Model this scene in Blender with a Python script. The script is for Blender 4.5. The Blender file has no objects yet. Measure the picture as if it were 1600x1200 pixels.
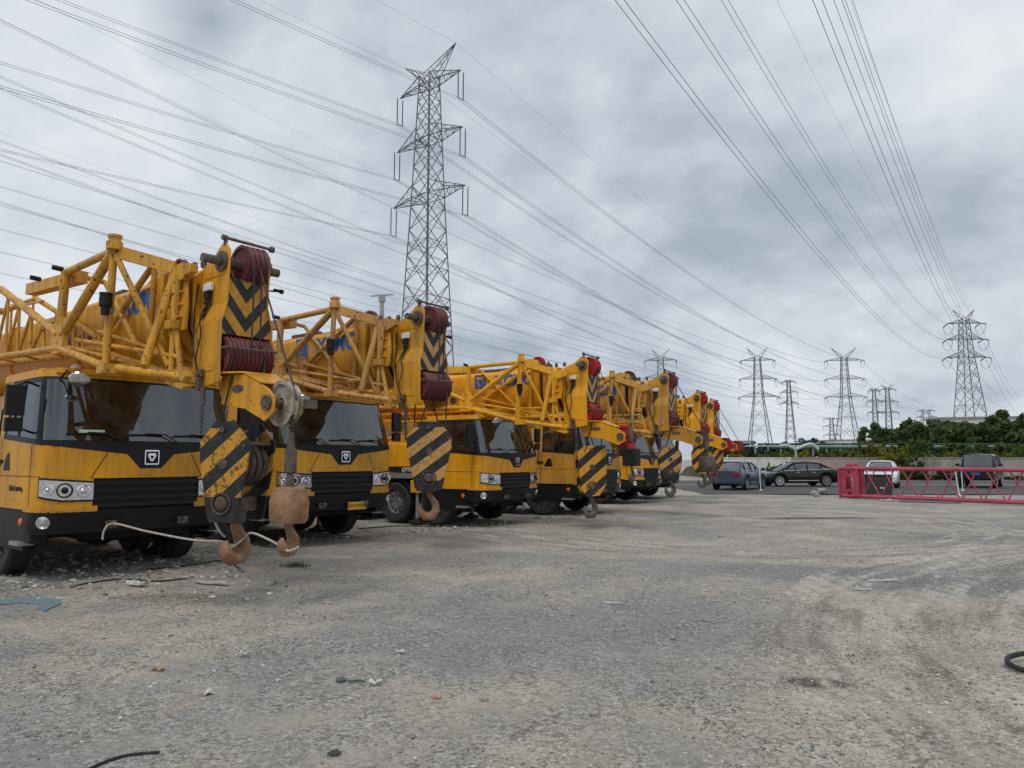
import bpy, bmesh, math, random
from mathutils import Vector, Matrix
R = math.radians
rnd = random.Random(7)
scene = bpy.context.scene
C = scene.collection

# ------------------------------------------------------------------ camera, sky, sun, exposure
cam_d = bpy.data.cameras.new('camera'); cam = bpy.data.objects.new('camera', cam_d); C.objects.link(cam)
F_PX = 1150.0; PITCH = math.atan(118 / 1150); EYE = 1.6
cam.location = (0, 0, EYE); cam.rotation_euler = (math.pi / 2 + PITCH, 0, 0)
cam_d.sensor_width = 36; cam_d.lens = F_PX / 1600 * 36; cam_d.clip_end = 6000; cam_d.clip_start = 0.05
scene.camera = cam
scene.render.resolution_x = 1024; scene.render.resolution_y = 768
scene.view_settings.view_transform = 'Standard'; scene.view_settings.look = 'None'
scene.view_settings.gamma = 1; scene.view_settings.exposure = 0.0

SUN_EL, SUN_AZ = R(58), R(200)      # azimuth clockwise from +Y
w = bpy.data.worlds.new('World'); scene.world = w; w.use_nodes = True
nt = w.node_tree; nt.nodes.clear()
def N(tree, t, **kw):
    n = tree.nodes.new(t)
    for k, v in kw.items():
        if k == 'inp':
            for a, b in v.items(): n.inputs[a].default_value = b
        else: setattr(n, k, v)
    return n
def ramp(tree, fac, stops, interp='LINEAR'):
    n = tree.nodes.new('ShaderNodeValToRGB'); n.color_ramp.interpolation = interp
    e = n.color_ramp.elements
    while len(e) > 1: e.remove(e[-1])
    for i, (p, c) in enumerate(stops):
        if not isinstance(c, (tuple, list)): c = (c, c, c)
        el = e[0] if i == 0 else e.new(p)
        el.position = p; el.color = (c[0], c[1], c[2], 1)
    tree.links.new(fac, n.inputs[0]); return n.outputs[0]
def math_(tree, op, a, b=None, c=None, clamp=False):
    n = tree.nodes.new('ShaderNodeMath'); n.operation = op; n.use_clamp = clamp
    for i, q in enumerate((a, b, c)):
        if q is None: continue
        if isinstance(q, (int, float)): n.inputs[i].default_value = q
        else: tree.links.new(q, n.inputs[i])
    return n.outputs[0]
def mixc(tree, fac, a, b, mode='MIX'):
    n = tree.nodes.new('ShaderNodeMix'); n.data_type = 'RGBA'; n.blend_type = mode
    for k, q in ((0, fac), (6, a), (7, b)):
        if isinstance(q, (int, float)): n.inputs[k].default_value = q
        elif isinstance(q, (tuple, list)): n.inputs[k].default_value = (q[0], q[1], q[2], 1)
        else: tree.links.new(q, n.inputs[k])
    return n.outputs[2]
def noise(tree, vec, scale, detail=4, rough=.55, dist=0.0, out=0):
    n = tree.nodes.new('ShaderNodeTexNoise'); n.inputs['Scale'].default_value = scale
    n.inputs['Detail'].default_value = detail; n.inputs['Roughness'].default_value = rough
    n.inputs['Distortion'].default_value = dist
    if vec is not None: tree.links.new(vec, n.inputs['Vector'])
    return n.outputs[out]

L = nt.links.new
sky = N(nt, 'ShaderNodeTexSky', sky_type='NISHITA', sun_disc=False, sun_elevation=SUN_EL, sun_rotation=SUN_AZ)
tc = N(nt, 'ShaderNodeTexCoord')
sep = N(nt, 'ShaderNodeSeparateXYZ'); L(tc.outputs['Generated'], sep.inputs[0])
zz = math_(nt, 'ADD', math_(nt, 'MAXIMUM', sep.outputs[2], 0.0), 0.42)
cmb = N(nt, 'ShaderNodeCombineXYZ')
L(math_(nt, 'DIVIDE', sep.outputs[0], zz), cmb.inputs[0]); L(math_(nt, 'DIVIDE', sep.outputs[1], zz), cmb.inputs[1])
cmb.inputs[2].default_value = 9.9
n1 = noise(nt, cmb.outputs[0], 1.55, 5, .5, 0.25)
n2 = noise(nt, cmb.outputs[0], 4.6, 5, .52, 0.2)
n3 = noise(nt, cmb.outputs[0], 13.0, 4, .5, 0.1)
dens = math_(nt, 'ADD', math_(nt, 'MULTIPLY', n1, 0.60), math_(nt, 'ADD', math_(nt, 'MULTIPLY', n2, 0.26), math_(nt, 'MULTIPLY', n3, 0.14)))
cloud = ramp(nt, dens, [(0.39, (7.9, 8.2, 8.55)), (0.46, (6.9, 7.35, 7.95)), (0.52, (5.9, 6.45, 7.15)), (0.575, (4.9, 5.5, 6.3)), (0.64, (3.9, 4.5, 5.3))])
_g = Vector((-.409, .944, .60)).normalized()       # the one small gap of blue sky, up to the left
_gd = N(nt, 'ShaderNodeVectorMath', operation='DISTANCE'); L(tc.outputs['Generated'], _gd.inputs[0]); _gd.inputs[1].default_value = _g
gap = ramp(nt, math_(nt, 'ADD', _gd.outputs['Value'], math_(nt, 'MULTIPLY', n2, .16)), [(0.08, .6), (0.15, 0.0)])
skyc = mixc(nt, gap, cloud, sky.outputs[0])
bg = N(nt, 'ShaderNodeBackground'); bg.inputs[1].default_value = 0.1
L(skyc, bg.inputs[0])
wo = N(nt, 'ShaderNodeOutputWorld'); L(bg.outputs[0], wo.inputs[0])

sd = bpy.data.lights.new('sun', 'SUN'); sd.energy = 1.3; sd.angle = R(22); sd.color = (1, .97, .92)
so = bpy.data.objects.new('sun', sd); C.objects.link(so)
dirv = Vector((math.sin(SUN_AZ) * math.cos(SUN_EL), math.cos(SUN_AZ) * math.cos(SUN_EL), math.sin(SUN_EL)))
so.rotation_euler = dirv.to_track_quat('Z', 'Y').to_euler(); so.location = (0, 0, 60)

# ------------------------------------------------------------------ pixel rays (a pixel gives a direction only)
_c, _s = math.cos(PITCH), math.sin(PITCH)
def ray(px, py):
    u, v = (px - 800) / F_PX, (600 - py) / F_PX
    return Vector((u, _c - v * _s, _s + v * _c))
def gp(px, py, z=0.0):
    r = ray(px, py); t = (z - EYE) / r.z; return Vector((0, 0, EYE)) + r * t
def ad(px, py, Y):
    r = ray(px, py); return Vector((0, 0, EYE)) + r * (Y / r.y)

# ------------------------------------------------------------------ mesh builder
class MB:
    def __init__(s): s.v = []; s.f = []; s.m = []
    def add(s, vs, fs, mi=0):
        o = len(s.v); s.v += [tuple(q) for q in vs]
        for f in fs: s.f.append([i + o for i in f]); s.m.append(mi)
        return s
    def box(s, c, d, rot=None, mi=0):
        x, y, z = d[0] / 2, d[1] / 2, d[2] / 2
        vs = [Vector(q) for q in ((-x,-y,-z),(x,-y,-z),(x,y,-z),(-x,y,-z),(-x,-y,z),(x,-y,z),(x,y,z),(-x,y,z))]
        if rot is not None: vs = [rot @ q for q in vs]
        return s.add([q + Vector(c) for q in vs], [(0,3,2,1),(4,5,6,7),(0,1,5,4),(1,2,6,5),(2,3,7,6),(3,0,4,7)], mi)
    def bar(s, p0, p1, wd, ht=None, mi=0):
        p0, p1 = Vector(p0), Vector(p1); d = p1 - p0
        q = d.to_track_quat('X', 'Z').to_matrix()
        return s.box((p0 + p1) / 2, (d.length, wd, ht or wd), q, mi)
    def tube(s, p0, p1, r, r1=None, n=8, mi=0):
        return s.path([p0, p1], r, n, mi, r1)
    def path(s, pts, r, n=6, mi=0, r1=None):
        pts = [Vector(p) for p in pts]; k = len(pts); vs = []; fs = []
        nrm = None
        for i, p in enumerate(pts):
            d = (pts[min(i + 1, k - 1)] - pts[max(i - 1, 0)]).normalized()
            if nrm is None:
                nrm = d.orthogonal().normalized()
            else:
                nrm = (nrm - d * nrm.dot(d))
                nrm = nrm.normalized() if nrm.length > 1e-6 else d.orthogonal().normalized()
            b = d.cross(nrm)
            rr = r if r1 is None else r + (r1 - r) * i / (k - 1)
            for j in range(n):
                a = 2 * math.pi * j / n
                vs.append(p + (nrm * math.cos(a) + b * math.sin(a)) * rr)
        for i in range(k - 1):
            for j in range(n):
                fs.append((i*n+j, i*n+(j+1) % n, (i+1)*n+(j+1) % n, (i+1)*n+j))
        fs.append(tuple(range(n))[::-1]); fs.append(tuple(range((k-1)*n, k*n)))
        return s.add(vs, fs, mi)
    def lathe(s, prof, o=(0,0,0), ax=(0,0,1), n=24, mi=0, closed=False, cap=True):
        o = Vector(o); ax = Vector(ax).normalized(); u = ax.orthogonal().normalized(); v = ax.cross(u)
        vs = []; fs = []; k = len(prof)
        for r, h in prof:
            for j in range(n):
                a = 2 * math.pi * j / n
                vs.append(o + ax * h + (u * math.cos(a) + v * math.sin(a)) * max(r, 1e-4))
        for i in range(k if closed else k - 1):
            i2 = (i + 1) % k
            for j in range(n): fs.append((i*n+j, i*n+(j+1) % n, i2*n+(j+1) % n, i2*n+j))
        if not closed and cap:
            fs.append(tuple(range(n))[::-1]); fs.append(tuple(range((k-1)*n, k*n)))
        return s.add(vs, fs, mi)
    def prism(s, poly, off, mi=0):
        k = len(poly); off = Vector(off); a = [Vector(p) for p in poly]
        vs = a + [p + off for p in a]
        fs = [tuple(range(k)), tuple(range(2*k-1, k-1, -1))] + [(i, k+i, k+(i+1) % k, (i+1) % k) for i in range(k)]
        return s.add(vs, fs, mi)
    def plate(s, poly, y, t, mi=0):          # polygon in the x-z plane, thickness t centred on y
        return s.prism([(a, y - t/2, b) for a, b in poly], (0, t, 0), mi)
    def loft(s, rings, mi=0, cap=True):
        n = len(rings[0]); vs = [p for r in rings for p in r]; fs = []
        for i in range(len(rings) - 1):
            for j in range(n): fs.append((i*n+j, i*n+(j+1) % n, (i+1)*n+(j+1) % n, (i+1)*n+j))
        if cap: fs.append(tuple(range(n))[::-1]); fs.append(tuple(range((len(rings)-1)*n, len(rings)*n)))
        return s.add(vs, fs, mi)
    def mesh(s, name, mats, bevel=0, smooth=35):
        me = bpy.data.meshes.new(name); me.from_pydata(s.v, [], s.f)
        if not isinstance(mats, (list, tuple)): mats = [mats]
        for q in mats: me.materials.append(q)
        me.polygons.foreach_set('material_index', s.m)
        bm = bmesh.new(); bm.from_mesh(me)
        bmesh.ops.recalc_face_normals(bm, faces=bm.faces)
        if bevel:
            es = [e for e in bm.edges if len(e.link_faces) == 2 and e.calc_face_angle(0) > 0.6]
            bmesh.ops.bevel(bm, geom=es, offset=bevel, segments=1, affect='EDGES', clamp_overlap=True)
        bm.to_mesh(me); bm.free()
        if smooth:
            me.polygons.foreach_set('use_smooth', [True] * len(me.polygons))
            me.set_sharp_from_angle(angle=R(smooth))
        return me
    def build(s, name, mats, parent=None, bevel=0, smooth=35):
        o = bpy.data.objects.new(name, s.mesh(name, mats, bevel, smooth)); C.objects.link(o)
        if parent: o.parent = parent
        return o
def empty(name, loc=(0,0,0), rz=0, sc=1.0):
    o = bpy.data.objects.new(name, None); C.objects.link(o); o.empty_display_size = .2
    o.location = loc; o.rotation_euler = (0, 0, rz); o.scale = (sc, sc, sc); return o
def tag(o, label=None, cat=None, group=None, kind=None):
    if label: o['label'] = label
    if cat: o['category'] = cat
    if group: o['group'] = group
    if kind: o['kind'] = kind
    return o
def link(name, me, parent=None, loc=(0,0,0), rot=(0,0,0), sc=(1,1,1)):
    o = bpy.data.objects.new(name, me); C.objects.link(o); o.parent = parent
    o.location = loc; o.rotation_euler = rot; o.scale = sc; return o
def text_part(name, body, size, matl, parent, mat4, offset=0.0, shear=0.0, extrude=.003, spacing=1.0, align='CENTER'):
    cu = bpy.data.curves.new(name, 'FONT'); cu.body = body; cu.size = size; cu.offset = offset; cu.shear = shear
    cu.extrude = extrude; cu.align_x = align; cu.align_y = 'CENTER'; cu.space_character = spacing; cu.resolution_u = 3
    t = bpy.data.objects.new(name, cu); C.objects.link(t)
    dg = bpy.context.evaluated_depsgraph_get()
    me = bpy.data.meshes.new_from_object(t.evaluated_get(dg)); bpy.data.objects.remove(t)
    me.materials.clear(); me.materials.append(matl)
    me.transform(mat4)
    o = bpy.data.objects.new(name, me); C.objects.link(o); o.parent = parent; return o

# ------------------------------------------------------------------ materials
def newmat(name):
    m = bpy.data.materials.new(name); m.use_nodes = True; t = m.node_tree; t.nodes.clear()
    out = N(t, 'ShaderNodeOutputMaterial'); b = N(t, 'ShaderNodeBsdfPrincipled'); t.links.new(b.outputs[0], out.inputs[0])
    return m, t, b, out
def setc(t, b, key, v):
    if isinstance(v, (int, float)): b.inputs[key].default_value = v
    elif isinstance(v, (tuple, list)): b.inputs[key].default_value = (v[0], v[1], v[2], 1)
    else: t.links.new(v, b.inputs[key])
def coords(t, rand=True):
    tc = N(t, 'ShaderNodeTexCoord')
    if not rand: return tc.outputs['Object']
    oi = N(t, 'ShaderNodeObjectInfo')
    va = N(t, 'ShaderNodeVectorMath', operation='ADD'); sc = N(t, 'ShaderNodeVectorMath', operation='SCALE')
    cb = N(t, 'ShaderNodeCombineXYZ')
    t.links.new(oi.outputs['Random'], cb.inputs[0]); t.links.new(oi.outputs['Random'], cb.inputs[1])
    t.links.new(cb.outputs[0], sc.inputs[0]); sc.inputs['Scale'].default_value = 37.0
    t.links.new(tc.outputs['Object'], va.inputs[0]); t.links.new(sc.outputs[0], va.inputs[1])
    return va.outputs[0]
def bump(t, b, h, strength=.3, dist=.01):
    n = N(t, 'ShaderNodeBump'); n.inputs['Strength'].default_value = strength; n.inputs['Distance'].default_value = dist
    t.links.new(h, n.inputs['Height']); t.links.new(n.outputs[0], b.inputs['Normal'])
def simple(name, col, rough=.6, metal=0., var=.15, scale=3., bmp=0., spec=.5):
    m, t, b, o = newmat(name); v = coords(t)
    n = noise(t, v, scale, 5, .6)
    d = tuple(x * (1 - var) for x in col); l = tuple(min(1, x * (1 + var)) for x in col)
    setc(t, b, 'Base Color', mixc(t, ramp(t, n, [(.3, 0.), (.7, 1.)]), d, l))
    setc(t, b, 'Roughness', rough); setc(t, b, 'Metallic', metal); setc(t, b, 'Specular IOR Level', spec)
    if bmp: bump(t, b, noise(t, v, scale * 8, 4, .6), bmp, .01)
    return m
def paint(name, col, dust=.25, chips=.5, rough=.42):
    m, t, b, o = newmat(name); v = coords(t)
    big = noise(t, v, 1.1, 6, .62)
    c0 = mixc(t, ramp(t, big, [(.3, 0.), (.72, 1.)]), tuple(q * .74 for q in col), tuple(min(1, q * 1.12) for q in col))
    fad = noise(t, v, 4.2, 6, .65)
    c1 = mixc(t, math_(t, 'MULTIPLY', ramp(t, fad, [(.46, 0.), (.74, 1.)]), dust), c0, (.36, .29, .20))
    # vertical streaks of grime
    mp = N(t, 'ShaderNodeMapping'); mp.inputs['Scale'].default_value = (9, 9, .7); t.links.new(v, mp.inputs[0])
    st = noise(t, mp.outputs[0], 1.0, 5, .6)
    c2 = mixc(t, math_(t, 'MULTIPLY', ramp(t, st, [(.47, 0.), (.72, 1.)]), .5 * chips + .18), c1, (.10, .065, .03))
    ch = noise(t, v, 17, 4, .55)
    chm = ramp(t, ch, [(.69 - .06 * chips, 0.), (.705 - .06 * chips, 1.)])
    c3 = mixc(t, math_(t, 'MULTIPLY', chm, min(1., chips * 1.2)), c2, (.05, .03, .018))
    # road dust splashed up from below
    tz = N(t, 'ShaderNodeTexCoord'); sz = N(t, 'ShaderNodeSeparateXYZ'); t.links.new(tz.outputs['Object'], sz.inputs[0])
    spl = math_(t, 'MULTIPLY', ramp(t, math_(t, 'ADD', sz.outputs[2], math_(t, 'MULTIPLY', math_(t, 'SUBTRACT', fad, .5), 1.6)), [(.75, 1.), (1.35, 0.)]), .12 + dust * .8)
    c3 = mixc(t, spl, c3, (.30, .25, .185))
    setc(t, b, 'Base Color', c3)
    setc(t, b, 'Roughness', ramp(t, big, [(.3, rough - .08), (.7, rough + .15)]))
    setc(t, b, 'Specular IOR Level', .35); setc(t, b, 'Coat Weight', .06); setc(t, b, 'Coat Roughness', .2)
    bump(t, b, noise(t, v, 26, 4, .6), .06, .01)
    return m
def rusty(name, c1, c2, rough=.8, sc=9):
    m, t, b, o = newmat(name); v = coords(t)
    n = noise(t, v, sc, 7, .65); n2 = noise(t, v, sc * 4, 4, .6)
    c = mixc(t, ramp(t, n, [(.35, 0.), (.62, 1.)]), c1, c2)
    c = mixc(t, ramp(t, n2, [(.6, 0.), (.7, 1.)]), c, tuple(q * .45 for q in c1))
    setc(t, b, 'Base Color', c); setc(t, b, 'Roughness', rough); setc(t, b, 'Metallic', .1); bump(t, b, n2, .35, .01); return m
def stripes(name, yel, expr, wear=.6, zr=None):
    # painted warning stripes: expr(tree, x, y, z) -> value whose fraction picks the stripe
    m, t, b, o = newmat(name); tc = N(t, 'ShaderNodeTexCoord'); sp = N(t, 'ShaderNodeSeparateXYZ'); t.links.new(tc.outputs['Object'], sp.inputs[0])
    v = coords(t)
    val = expr(t, sp.outputs[0], sp.outputs[1], sp.outputs[2])
    fr = math_(t, 'FRACT', val)
    m_ = math_(t, 'GREATER_THAN', fr, .5)
    if zr: m_ = math_(t, 'MULTIPLY', m_, math_(t, 'MULTIPLY', math_(t, 'GREATER_THAN', sp.outputs[2], zr[0]), math_(t, 'LESS_THAN', sp.outputs[2], zr[1])))
    chip = ramp(t, noise(t, v, 14, 8, .75), [(.53, 0.), (.57, 1.)])
    m_ = math_(t, 'MULTIPLY', m_, math_(t, 'SUBTRACT', 1., math_(t, 'MULTIPLY', chip, wear)))
    dk = mixc(t, ramp(t, noise(t, v, 11, 5, .6), [(.45, 0.), (.7, 1.)]), (.010, .010, .010), (.035, .032, .029))
    yl = mixc(t, ramp(t, noise(t, v, 5, 5, .6), [(.35, 0.), (.7, 1.)]), tuple(q * .8 for q in yel), yel)
    setc(t, b, 'Base Color', mixc(t, m_, dk, yl)); setc(t, b, 'Roughness', .55); return m
def glassmat(name, tint=(.30, .34, .36), refl=1.0):
    m, t, b, o = newmat(name); t.nodes.remove(b)
    g = N(t, 'ShaderNodeBsdfGlossy'); g.inputs['Roughness'].default_value = .015; g.inputs['Color'].default_value = (.92, .96, 1, 1)
    tr = N(t, 'ShaderNodeBsdfTransparent'); tr.inputs[0].default_value = (*tint, 1)
    fr = N(t, 'ShaderNodeFresnel'); fr.inputs[0].default_value = 2.1
    v = coords(t); d = noise(t, v, 3, 6, .6)
    df = N(t, 'ShaderNodeBsdfDiffuse'); df.inputs[0].default_value = (.28, .26, .23, 1)
    mx = N(t, 'ShaderNodeMixShader'); t.links.new(math_(t, 'MULTIPLY', fr.outputs[0], refl), mx.inputs[0]); t.links.new(tr.outputs[0], mx.inputs[1]); t.links.new(g.outputs[0], mx.inputs[2])
    m2 = N(t, 'ShaderNodeMixShader'); t.links.new(ramp(t, d, [(.35, .01), (.75, .13)]), m2.inputs[0]); t.links.new(mx.outputs[0], m2.inputs[1]); t.links.new(df.outputs[0], m2.inputs[2])
    t.links.new(m2.outputs[0], o.inputs[0]); return m

M = {}
YA = (.70, .315, .006); YB = (.66, .34, .04); YC = (.84, .375, .006); YD = (.66, .35, .055)
M['yA'] = paint('amber paint', YA, .14, .55); M['yAj'] = paint('chipped amber paint', (.70, .345, .025), .28, .95, .5)
M['yB'] = paint('faded amber paint', (.67, .325, .016), .25, .5); M['yBj'] = paint('faded chipped paint', (.60, .31, .075), .4, .9, .5)
M['yC'] = paint('bright orange-yellow paint', YC, .12, .2); M['yCj'] = paint('bright jib paint', (.86, .42, .015), .15, .4)
M['yD'] = paint('dull ochre paint', (.62, .30, .03), .4, .55); M['yDj'] = paint('dull ochre jib paint', YD, .4, .7, .5)
M['blk'] = simple('black plastic', (.011, .011, .012), .5, 0, .3, 3, 0, .3)
M['blk2'] = simple('dull black steel', (.014, .0135, .013), .65, 0, .4, 3, 0, .3)
M['dark'] = simple('dark chassis grime', (.018, .016, .014), .9, 0, .5, 4, 0, .2)
M['int'] = simple('cab interior', (.07, .068, .066), .8, 0, .2, 3)
M['intl'] = simple('pale cab lining', (.27, .27, .27), .8, 0, .1, 3)
M['rub'] = simple('tyre rubber', (.022, .021, .02), .8, 0, .35, 6, .3)
M['chr'] = simple('bright wheel metal', (.62, .62, .62), .28, .9, .12, 6)
M['chrome'] = simple('chrome', (.75, .76, .78), .12, 1., .05, 4)
M['gal'] = simple('grey steel', (.36, .36, .36), .5, .6, .15, 4)
M['stl'] = rusty('worn dark steel', (.07, .055, .05), (.14, .11, .09), .6, 12)
M['mar'] = simple('maroon sheave', (.125, .024, .03), .6, 0, .3, 4)
M['red'] = simple('red sheave', (.33, .012, .018), .6, 0, .25, 4)
M['rust'] = rusty('rusty hook', (.20, .10, .05), (.34, .20, .11), .8, 8)
M['rustd'] = rusty('dark rusty block', (.05, .042, .036), (.13, .10, .075), .75, 8)
M['wsh'] = rusty('dirty white sheave', (.50, .47, .40), (.22, .18, .13), .6, 5)
M['rope'] = simple('steel wire rope', (.05, .045, .042), .6, .4, .3, 30)
M['fib'] = simple('pale fibre rope', (.46, .42, .36), .9, 0, .25, 20, .4)
M['blue'] = simple('blue lettering', (.018, .13, .46), .5, 0, .2, 6)
M['wht'] = simple('white paint', (.72, .72, .70), .5, 0, .08, 4)
M['ora'] = simple('orange lens', (.75, .13, .02), .25, 0, .1, 4)
M['redl'] = simple('red lens', (.35, .01, .015), .2, 0, .1, 4)
M['glass'] = glassmat('tinted glass')
M['glass2'] = glassmat('clear pale glass', (.45, .5, .54), 1.)
M['carglass'] = glassmat('car glass', (.10, .11, .13), 1.2)
M['lamp'] = simple('lamp reflector', (.72, .73, .75), .12, .85, .25, 14)
M['hatchl'] = stripes('block stripes', (.62, .29, .02), lambda t, x, y, z: math_(t, 'ADD', math_(t, 'MULTIPLY', math_(t, 'SUBTRACT', z, math_(t, 'MULTIPLY', x, .82)), 2.55), 10.4), .8, (1.16, 1.97))
M['hatchb'] = stripes('block stripes faded', (.60, .32, .09), lambda t, x, y, z: math_(t, 'ADD', math_(t, 'MULTIPLY', math_(t, 'SUBTRACT', z, math_(t, 'MULTIPLY', x, .75)), 2.6), 10.62), .5, (1.24, 2.16))
M['hatchc'] = stripes('block stripes bright', (.72, .32, .01), lambda t, x, y, z: math_(t, 'ADD', math_(t, 'MULTIPLY', math_(t, 'SUBTRACT', z, math_(t, 'MULTIPLY', x, .85)), 2.3), 10.25), .1)
def chev(t, x, y, z): return math_(t, 'ADD', math_(t, 'MULTIPLY', math_(t, 'SUBTRACT', z, math_(t, 'MULTIPLY', math_(t, 'ABSOLUTE', math_(t, 'SUBTRACT', y, -.02)), 1.05)), 2.75), 10.2)
M['chevA'] = stripes('chevrons', (.60, .28, .015), chev, .25)
M['chevB'] = stripes('chevrons faded', (.58, .33, .12), chev, .35)

# ------------------------------------------------------------------ the ground
def ground_mat():
    m, t, b, o = newmat('gravel yard'); tc = N(t, 'ShaderNodeTexCoord'); v = tc.outputs['Object']
    sp = N(t, 'ShaderNodeSeparateXYZ'); t.links.new(v, sp.inputs[0]); X_, Y_ = sp.outputs[0], sp.outputs[1]
    wob = noise(t, v, .35, 5, .6); wob2 = noise(t, v, 1.3, 5, .65); mid = noise(t, v, .9, 7, .65); fine = noise(t, v, 34, 4, .7); peb = noise(t, v, 95, 3, .7)
    def cells(sc):
        q = N(t, 'ShaderNodeTexVoronoi'); q.inputs['Scale'].default_value = sc; t.links.new(v, q.inputs['Vector']); g_ = N(t, 'ShaderNodeSeparateColor'); t.links.new(q.outputs['Color'], g_.inputs[0]); return g_.outputs[0], q.outputs['Distance']
    ca_, da_ = cells(30); cb_, db_ = cells(75)
    cover = ramp(t, noise(t, v, 1.7, 6, .7), [(.38, .25), (.62, 1.)])
    def blob(cx, cy, rx, ry, ang=0., soft=.35, wobble=.9):
        ca, sa = math.cos(R(ang)), math.sin(R(ang))
        dx = math_(t, 'SUBTRACT', X_, cx); dy = math_(t, 'SUBTRACT', Y_, cy)
        u = math_(t, 'DIVIDE', math_(t, 'ADD', math_(t, 'MULTIPLY', dx, ca), math_(t, 'MULTIPLY', dy, sa)), rx)
        w_ = math_(t, 'DIVIDE', math_(t, 'SUBTRACT', math_(t, 'MULTIPLY', dy, ca), math_(t, 'MULTIPLY', dx, sa)), ry)
        d = math_(t, 'SQRT', math_(t, 'ADD', math_(t, 'MULTIPLY', u, u), math_(t, 'MULTIPLY', w_, w_)))
        d = math_(t, 'ADD', d, math_(t, 'MULTIPLY', math_(t, 'SUBTRACT', wob2, .5), wobble))
        return ramp(t, d, [(max(0, 1 - soft), 1.), (1., 0.)])
    grey = mixc(t, ramp(t, wob2, [(.3, 0.), (.7, 1.)]), (.265, .253, .235), (.385, .37, .34))
    tan = mixc(t, ramp(t, mid, [(.3, 0.), (.7, 1.)]), (.39, .335, .275), (.57, .505, .42))
    c = mixc(t, ramp(t, math_(t, 'ADD', math_(t, 'MULTIPLY', wob, .6), math_(t, 'MULTIPLY', mid, .4)), [(.45, 0.), (.56, 1.)]), grey, tan)
    # wheel-worn dirt sweeping in from the right, grey chippings, dark damp patches
    c = mixc(t, math_(t, 'MULTIPLY', blob(3.6, 5.6, 5.0, 2.3, 60, .4, 1.0), .95), c, tan)
    c = mixc(t, math_(t, 'MULTIPLY', blob(5.2, 13.5, 5.0, 2.2, -10, .5, 1.2), .7), c, (.44, .40, .35))
    chip = mixc(t, ramp(t, fine, [(.3, 0.), (.7, 1.)]), (.18, .18, .18), (.33, .327, .318))
    c = mixc(t, math_(t, 'MULTIPLY', blob(4.8, 10.4, 2.6, 1.15, -22, .3, .8), 1.0), c, chip)
    c = mixc(t, math_(t, 'MULTIPLY', blob(.6, 7.4, 3.0, 2.0, 10, .6, 1.4), .75), c, chip)
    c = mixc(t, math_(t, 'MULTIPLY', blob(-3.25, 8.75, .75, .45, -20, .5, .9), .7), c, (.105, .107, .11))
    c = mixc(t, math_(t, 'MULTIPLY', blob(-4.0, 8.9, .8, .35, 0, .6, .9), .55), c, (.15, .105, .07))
    c = mixc(t, math_(t, 'MULTIPLY', blob(8.3, 20.6, 1.9, .42, -6, .4, .4), .95), c, (.06, .055, .05))
    c = mixc(t, math_(t, 'MULTIPLY', blob(1.6, 18.3, .7, .25, 0, .5, .6), .6), c, (.10, .095, .09))
    c = mixc(t, math_(t, 'MULTIPLY', blob(2.17, 5.5, .30, .17, -8, .4, .45), .95), c, (.06, .042, .03))
    c = mixc(t, math_(t, 'MULTIPLY', blob(-1.5, 12.0, 2.0, 1.2, 40, .7, 1.2), .5), c, (.17, .155, .14))
    c = mixc(t, math_(t, 'MULTIPLY', blob(2.5, 14.5, 3.2, .7, 12, .6, 1.2), .7), c, (.52, .47, .40))
    c = mixc(t, math_(t, 'MULTIPLY', blob(-.8, 5.0, 1.6, .55, 20, .7, 1.4), .55), c, (.50, .44, .37))
    c = mixc(t, math_(t, 'MULTIPLY', blob(9.5, 15.5, 3.0, .6, 8, .6, 1.2), .6), c, (.16, .155, .15))
    # tyre tracks: arcs about two turning centres, treads across them
    trk = None
    for cx, cy, r0, r1, fade in ((13.5, 3.0, 8.9, 12.2, .9), (5.2, 19.5, 5.2, 7.6, .7), (16.5, 1.0, 10.4, 11.6, .8)):
        dx = math_(t, 'SUBTRACT', X_, cx); dy = math_(t, 'SUBTRACT', Y_, cy)
        rr = math_(t, 'SQRT', math_(t, 'ADD', math_(t, 'MULTIPLY', dx, dx), math_(t, 'MULTIPLY', dy, dy)))
        rr = math_(t, 'ADD', rr, math_(t, 'MULTIPLY', math_(t, 'SUBTRACT', wob2, .5), .12))
        band = ramp(t, math_(t, 'DIVIDE', math_(t, 'SUBTRACT', rr, r0), r1 - r0), [(0., 0.), (.12, 1.), (.85, 1.), (1., 0.)])
        an = math_(t, 'ARCTAN2', dy, dx); cv = N(t, 'ShaderNodeCombineXYZ'); t.links.new(math_(t, 'MULTIPLY', rr, 3.4), cv.inputs[0]); t.links.new(math_(t, 'MULTIPLY', an, 5.), cv.inputs[1]); cv.inputs[2].default_value = cx
        ln = ramp(t, noise(t, cv.outputs[0], 1.0, 4, .6, .3), [(.36, -0.0), (.64, 1.)])
        tr = math_(t, 'SINE', math_(t, 'ADD', math_(t, 'MULTIPLY', an, 170.), math_(t, 'MULTIPLY', rr, 18.)))
        q = math_(t, 'ADD', math_(t, 'SUBTRACT', math_(t, 'MULTIPLY', ln, 2.), 1.), math_(t, 'MULTIPLY', math_(t, 'MULTIPLY', tr, ramp(t, ln, [(.6, 0.), (.8, 1.)])), .35))
        q = math_(t, 'MULTIPLY', q, math_(t, 'MULTIPLY', band, fade))
        trk = q if trk is None else math_(t, 'ADD', trk, q)
    c = mixc(t, math_(t, 'MULTIPLY', ramp(t, trk, [(.1, 0.), (.75, 1.)]), .8), c, (.64, .58, .50))
    c = mixc(t, math_(t, 'MULTIPLY', ramp(t, math_(t, 'MULTIPLY', trk, -1.), [(.12, 0.), (.7, 1.)]), .6), c, (.19, .155, .125))
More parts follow.
